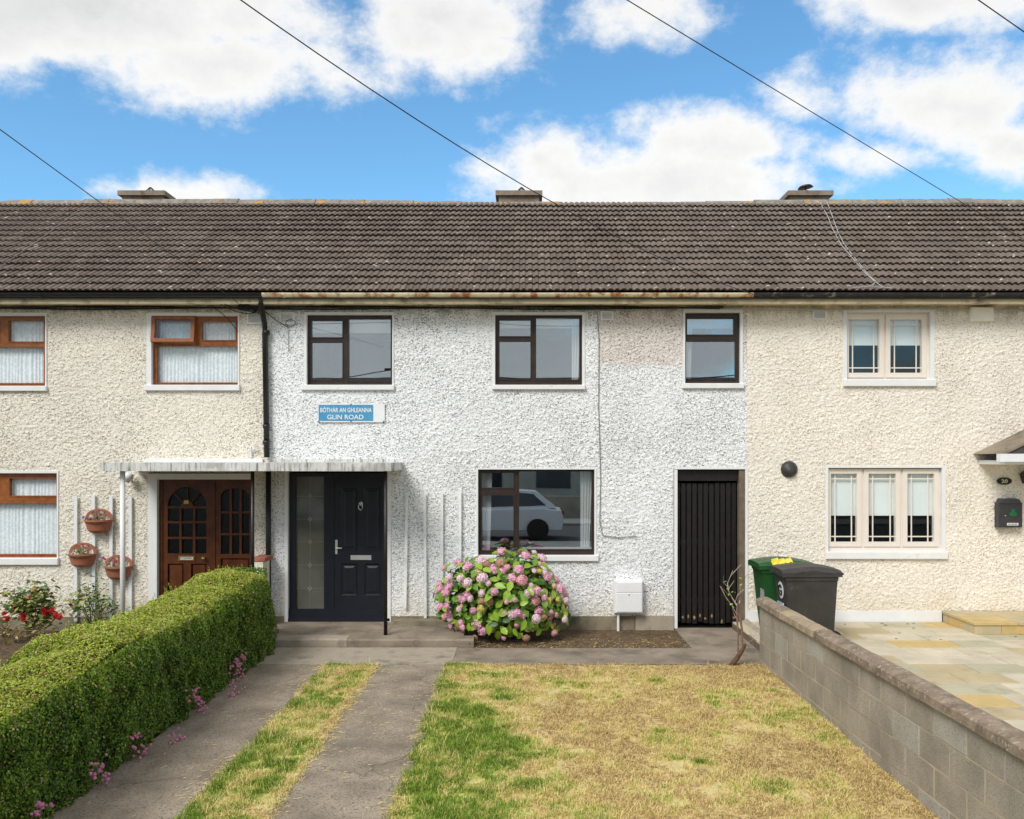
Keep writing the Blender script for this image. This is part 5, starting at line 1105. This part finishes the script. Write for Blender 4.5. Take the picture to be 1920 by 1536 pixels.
al.tube([onroof(1641, 530), onroof(1655, 540), onroof(1680, 543)], .005, 5)
tag(al.build('aerial_lead', WCABLE), 'pair of pale aerial leads trailing down the roof from the right chimney', 'cable')
tag(MB().tube([onroof(148, 395), onroof(75, 450), onroof(0, 502), onroof(-60, 540)], .007, 5).build('roof_cable', M('grey_cable', (.2, .19, .17), .7)), 'thin grey cable lying slantwise on the far left of the roof', 'cable')
# ---------------------------------------------------------------- across the street (seen as reflections in the windows)
def pole(x, y, label, h_=6.6):
    t_ = thing('utility_pole', (x, y, -.02), label, 'utility pole', 'utility poles'); MB().tube([(x, y, -.02), (x, y, h_)], [.15, .1], 10).build('pole_shaft', M('tarred_timber', (.06, .045, .035), .9), t_); MB().box(x-.7, x+.7, y-.05, y+.05, h_-.5, h_-.4).build('cross_arm', MATS['tarred_timber'], t_)
pole(-7.17, -12.65, 'timber utility pole at the kerb on the near side of the road', 8.75)
pole(-5.0, -21.5, 'timber utility pole across the road, reflected in the upper left window')
for k, (dz, xe) in enumerate(((6.3, 9), (6.0, 16), (5.6, 22), (6.2, -24))): tag(MB().tube(sag((-5, -21.5, dz), (xe, -21.5+(-6 if k % 2 else 5), 5.6), .5, 14), .02, 4).build('street_cable', CABLE), 'street cable from the pole across the road, %s' % ['nearest the white house', 'second of four', 'longest of four', 'running to the left'][k], 'cable', 'street cables')
def car(x, y, label, mat):
    t_ = thing('parked_car', (x, y, -.1), label, 'car', 'parked cars'); zb_ = -.1
    low = [(-2.2, .32), (-2.22, .7), (-2.1, .92), (-1.1, 1.02), (1.5, 1.06), (2.12, .98), (2.2, .7), (2.15, .34)]
    cab = [(-1.25, 1.0), (-.45, 1.55), (.35, 1.62), (1.35, 1.56), (2.0, 1.05)]
    b_ = MB(); b_.loft([[(x+px, y+yy, zb_+(pz if abs(yy) < .86 else .34+(pz-.34)*.93)) for px, pz in low] for yy in (-.9, -.85, .85, .9)]); bd = b_.build('body', mat, t_)
    MB().loft([[(x+px*(1-.04*abs(s_)), y+s_*(.84-.17*(pz-1)/.6), zb_+pz) for px, pz in cab] for s_ in (-1, 1)]).build('roof', mat, t_)
    for s_ in (-1, 1):
        MB().add([(x+px, y+s_*(.852-.17*(pz-1)/.6), zb_+pz) for px, pz in ((-1.05, 1.08), (-.42, 1.49), (.35, 1.55), (1.2, 1.49), (1.62, 1.12))], [(0, 1, 2, 3, 4)] if s_ < 0 else [(4, 3, 2, 1, 0)]).build('side_window', M('car_glass', (.02, .02, .022), .08, .05, 3, 0, spec=.8), t_)
        for wx in (-1.38, 1.35):
            MB().lathe((x+wx, y+s_*.90+.1, zb_+.35), [(.0, 0), (.35, 0), (.35, .2), (0, .2)], 20, 'y').build('wheel', BLACKP, t_); MB().lathe((x+wx, y+s_*.93+.02, zb_+.35), [(.0, 0), (.22, 0), (.22, .04), (0, .04)], 12, 'y').build('rim', STEEL, t_)
        MB().box(x+2.02, x+2.215, y+s_*.62-.2, y+s_*.62+.2, zb_+.82, zb_+.96).build('tail_light', M('tail_red', (.35, .02, .02), .3), t_)
car(-.95, -15.4, 'white parked car behind the camera, reflected in the ground floor window', M('car_white', (.75, .77, .8), .25, .02, 3, 0, spec=.6))
car(-6.8, -19.3, 'white parked car on the far side of the road', MATS['car_white'])
OW = M('opposite_render', (.42, .39, .34), .9, .15, 2, .2, 20); OR = M('opposite_roof', (.09, .075, .065), .9, .2, 3, .2, 20)
for k in range(-3, 4):
    x0 = k*7.2-3.6; t_ = thing('opposite_house', (x0+3.6, -34, -.1), 'terraced house across the street, number %s from the left' % ['one', 'two', 'three', 'four', 'five', 'six', 'seven'][k+3], 'house', 'houses across the street')
    MB().box(x0, x0+7.19, -41, -34, -.2, 4.9).build('wall', OW, t_); MB().loft([[(xx, -33.6, 4.8), (xx, -37.5, 7.3), (xx, -41.4, 4.8)] for xx in (x0, x0+7.19)]).build('roof', OR, t_)
    for wx, wz0, ww, wh in ((1, 3.0, 1.5, 1.2), (4.4, 3.0, 1.5, 1.2), (4.2, .9, 1.9, 1.3)): MB().box(x0+wx, x0+wx+ww, -34.02, -33.95, wz0, wz0+wh).build('window', M('far_glass', (.05, .06, .07), .1, .1, 2, 0), t_)
    MB().box(x0+1.3, x0+2.3, -34.02, -33.95, -.1, 2.0).build('door', BROWN if k % 2 else NAVY, t_)
tag(MB().box(-24, 24, -24.1, -23.8, -.1, .9).build('front_wall', BLOCK), 'long low garden wall across the street', 'wall')
print('objects', len(bpy.data.objects), 'tris', sum(len(m_.polygons) for m_ in bpy.data.meshes)*2)
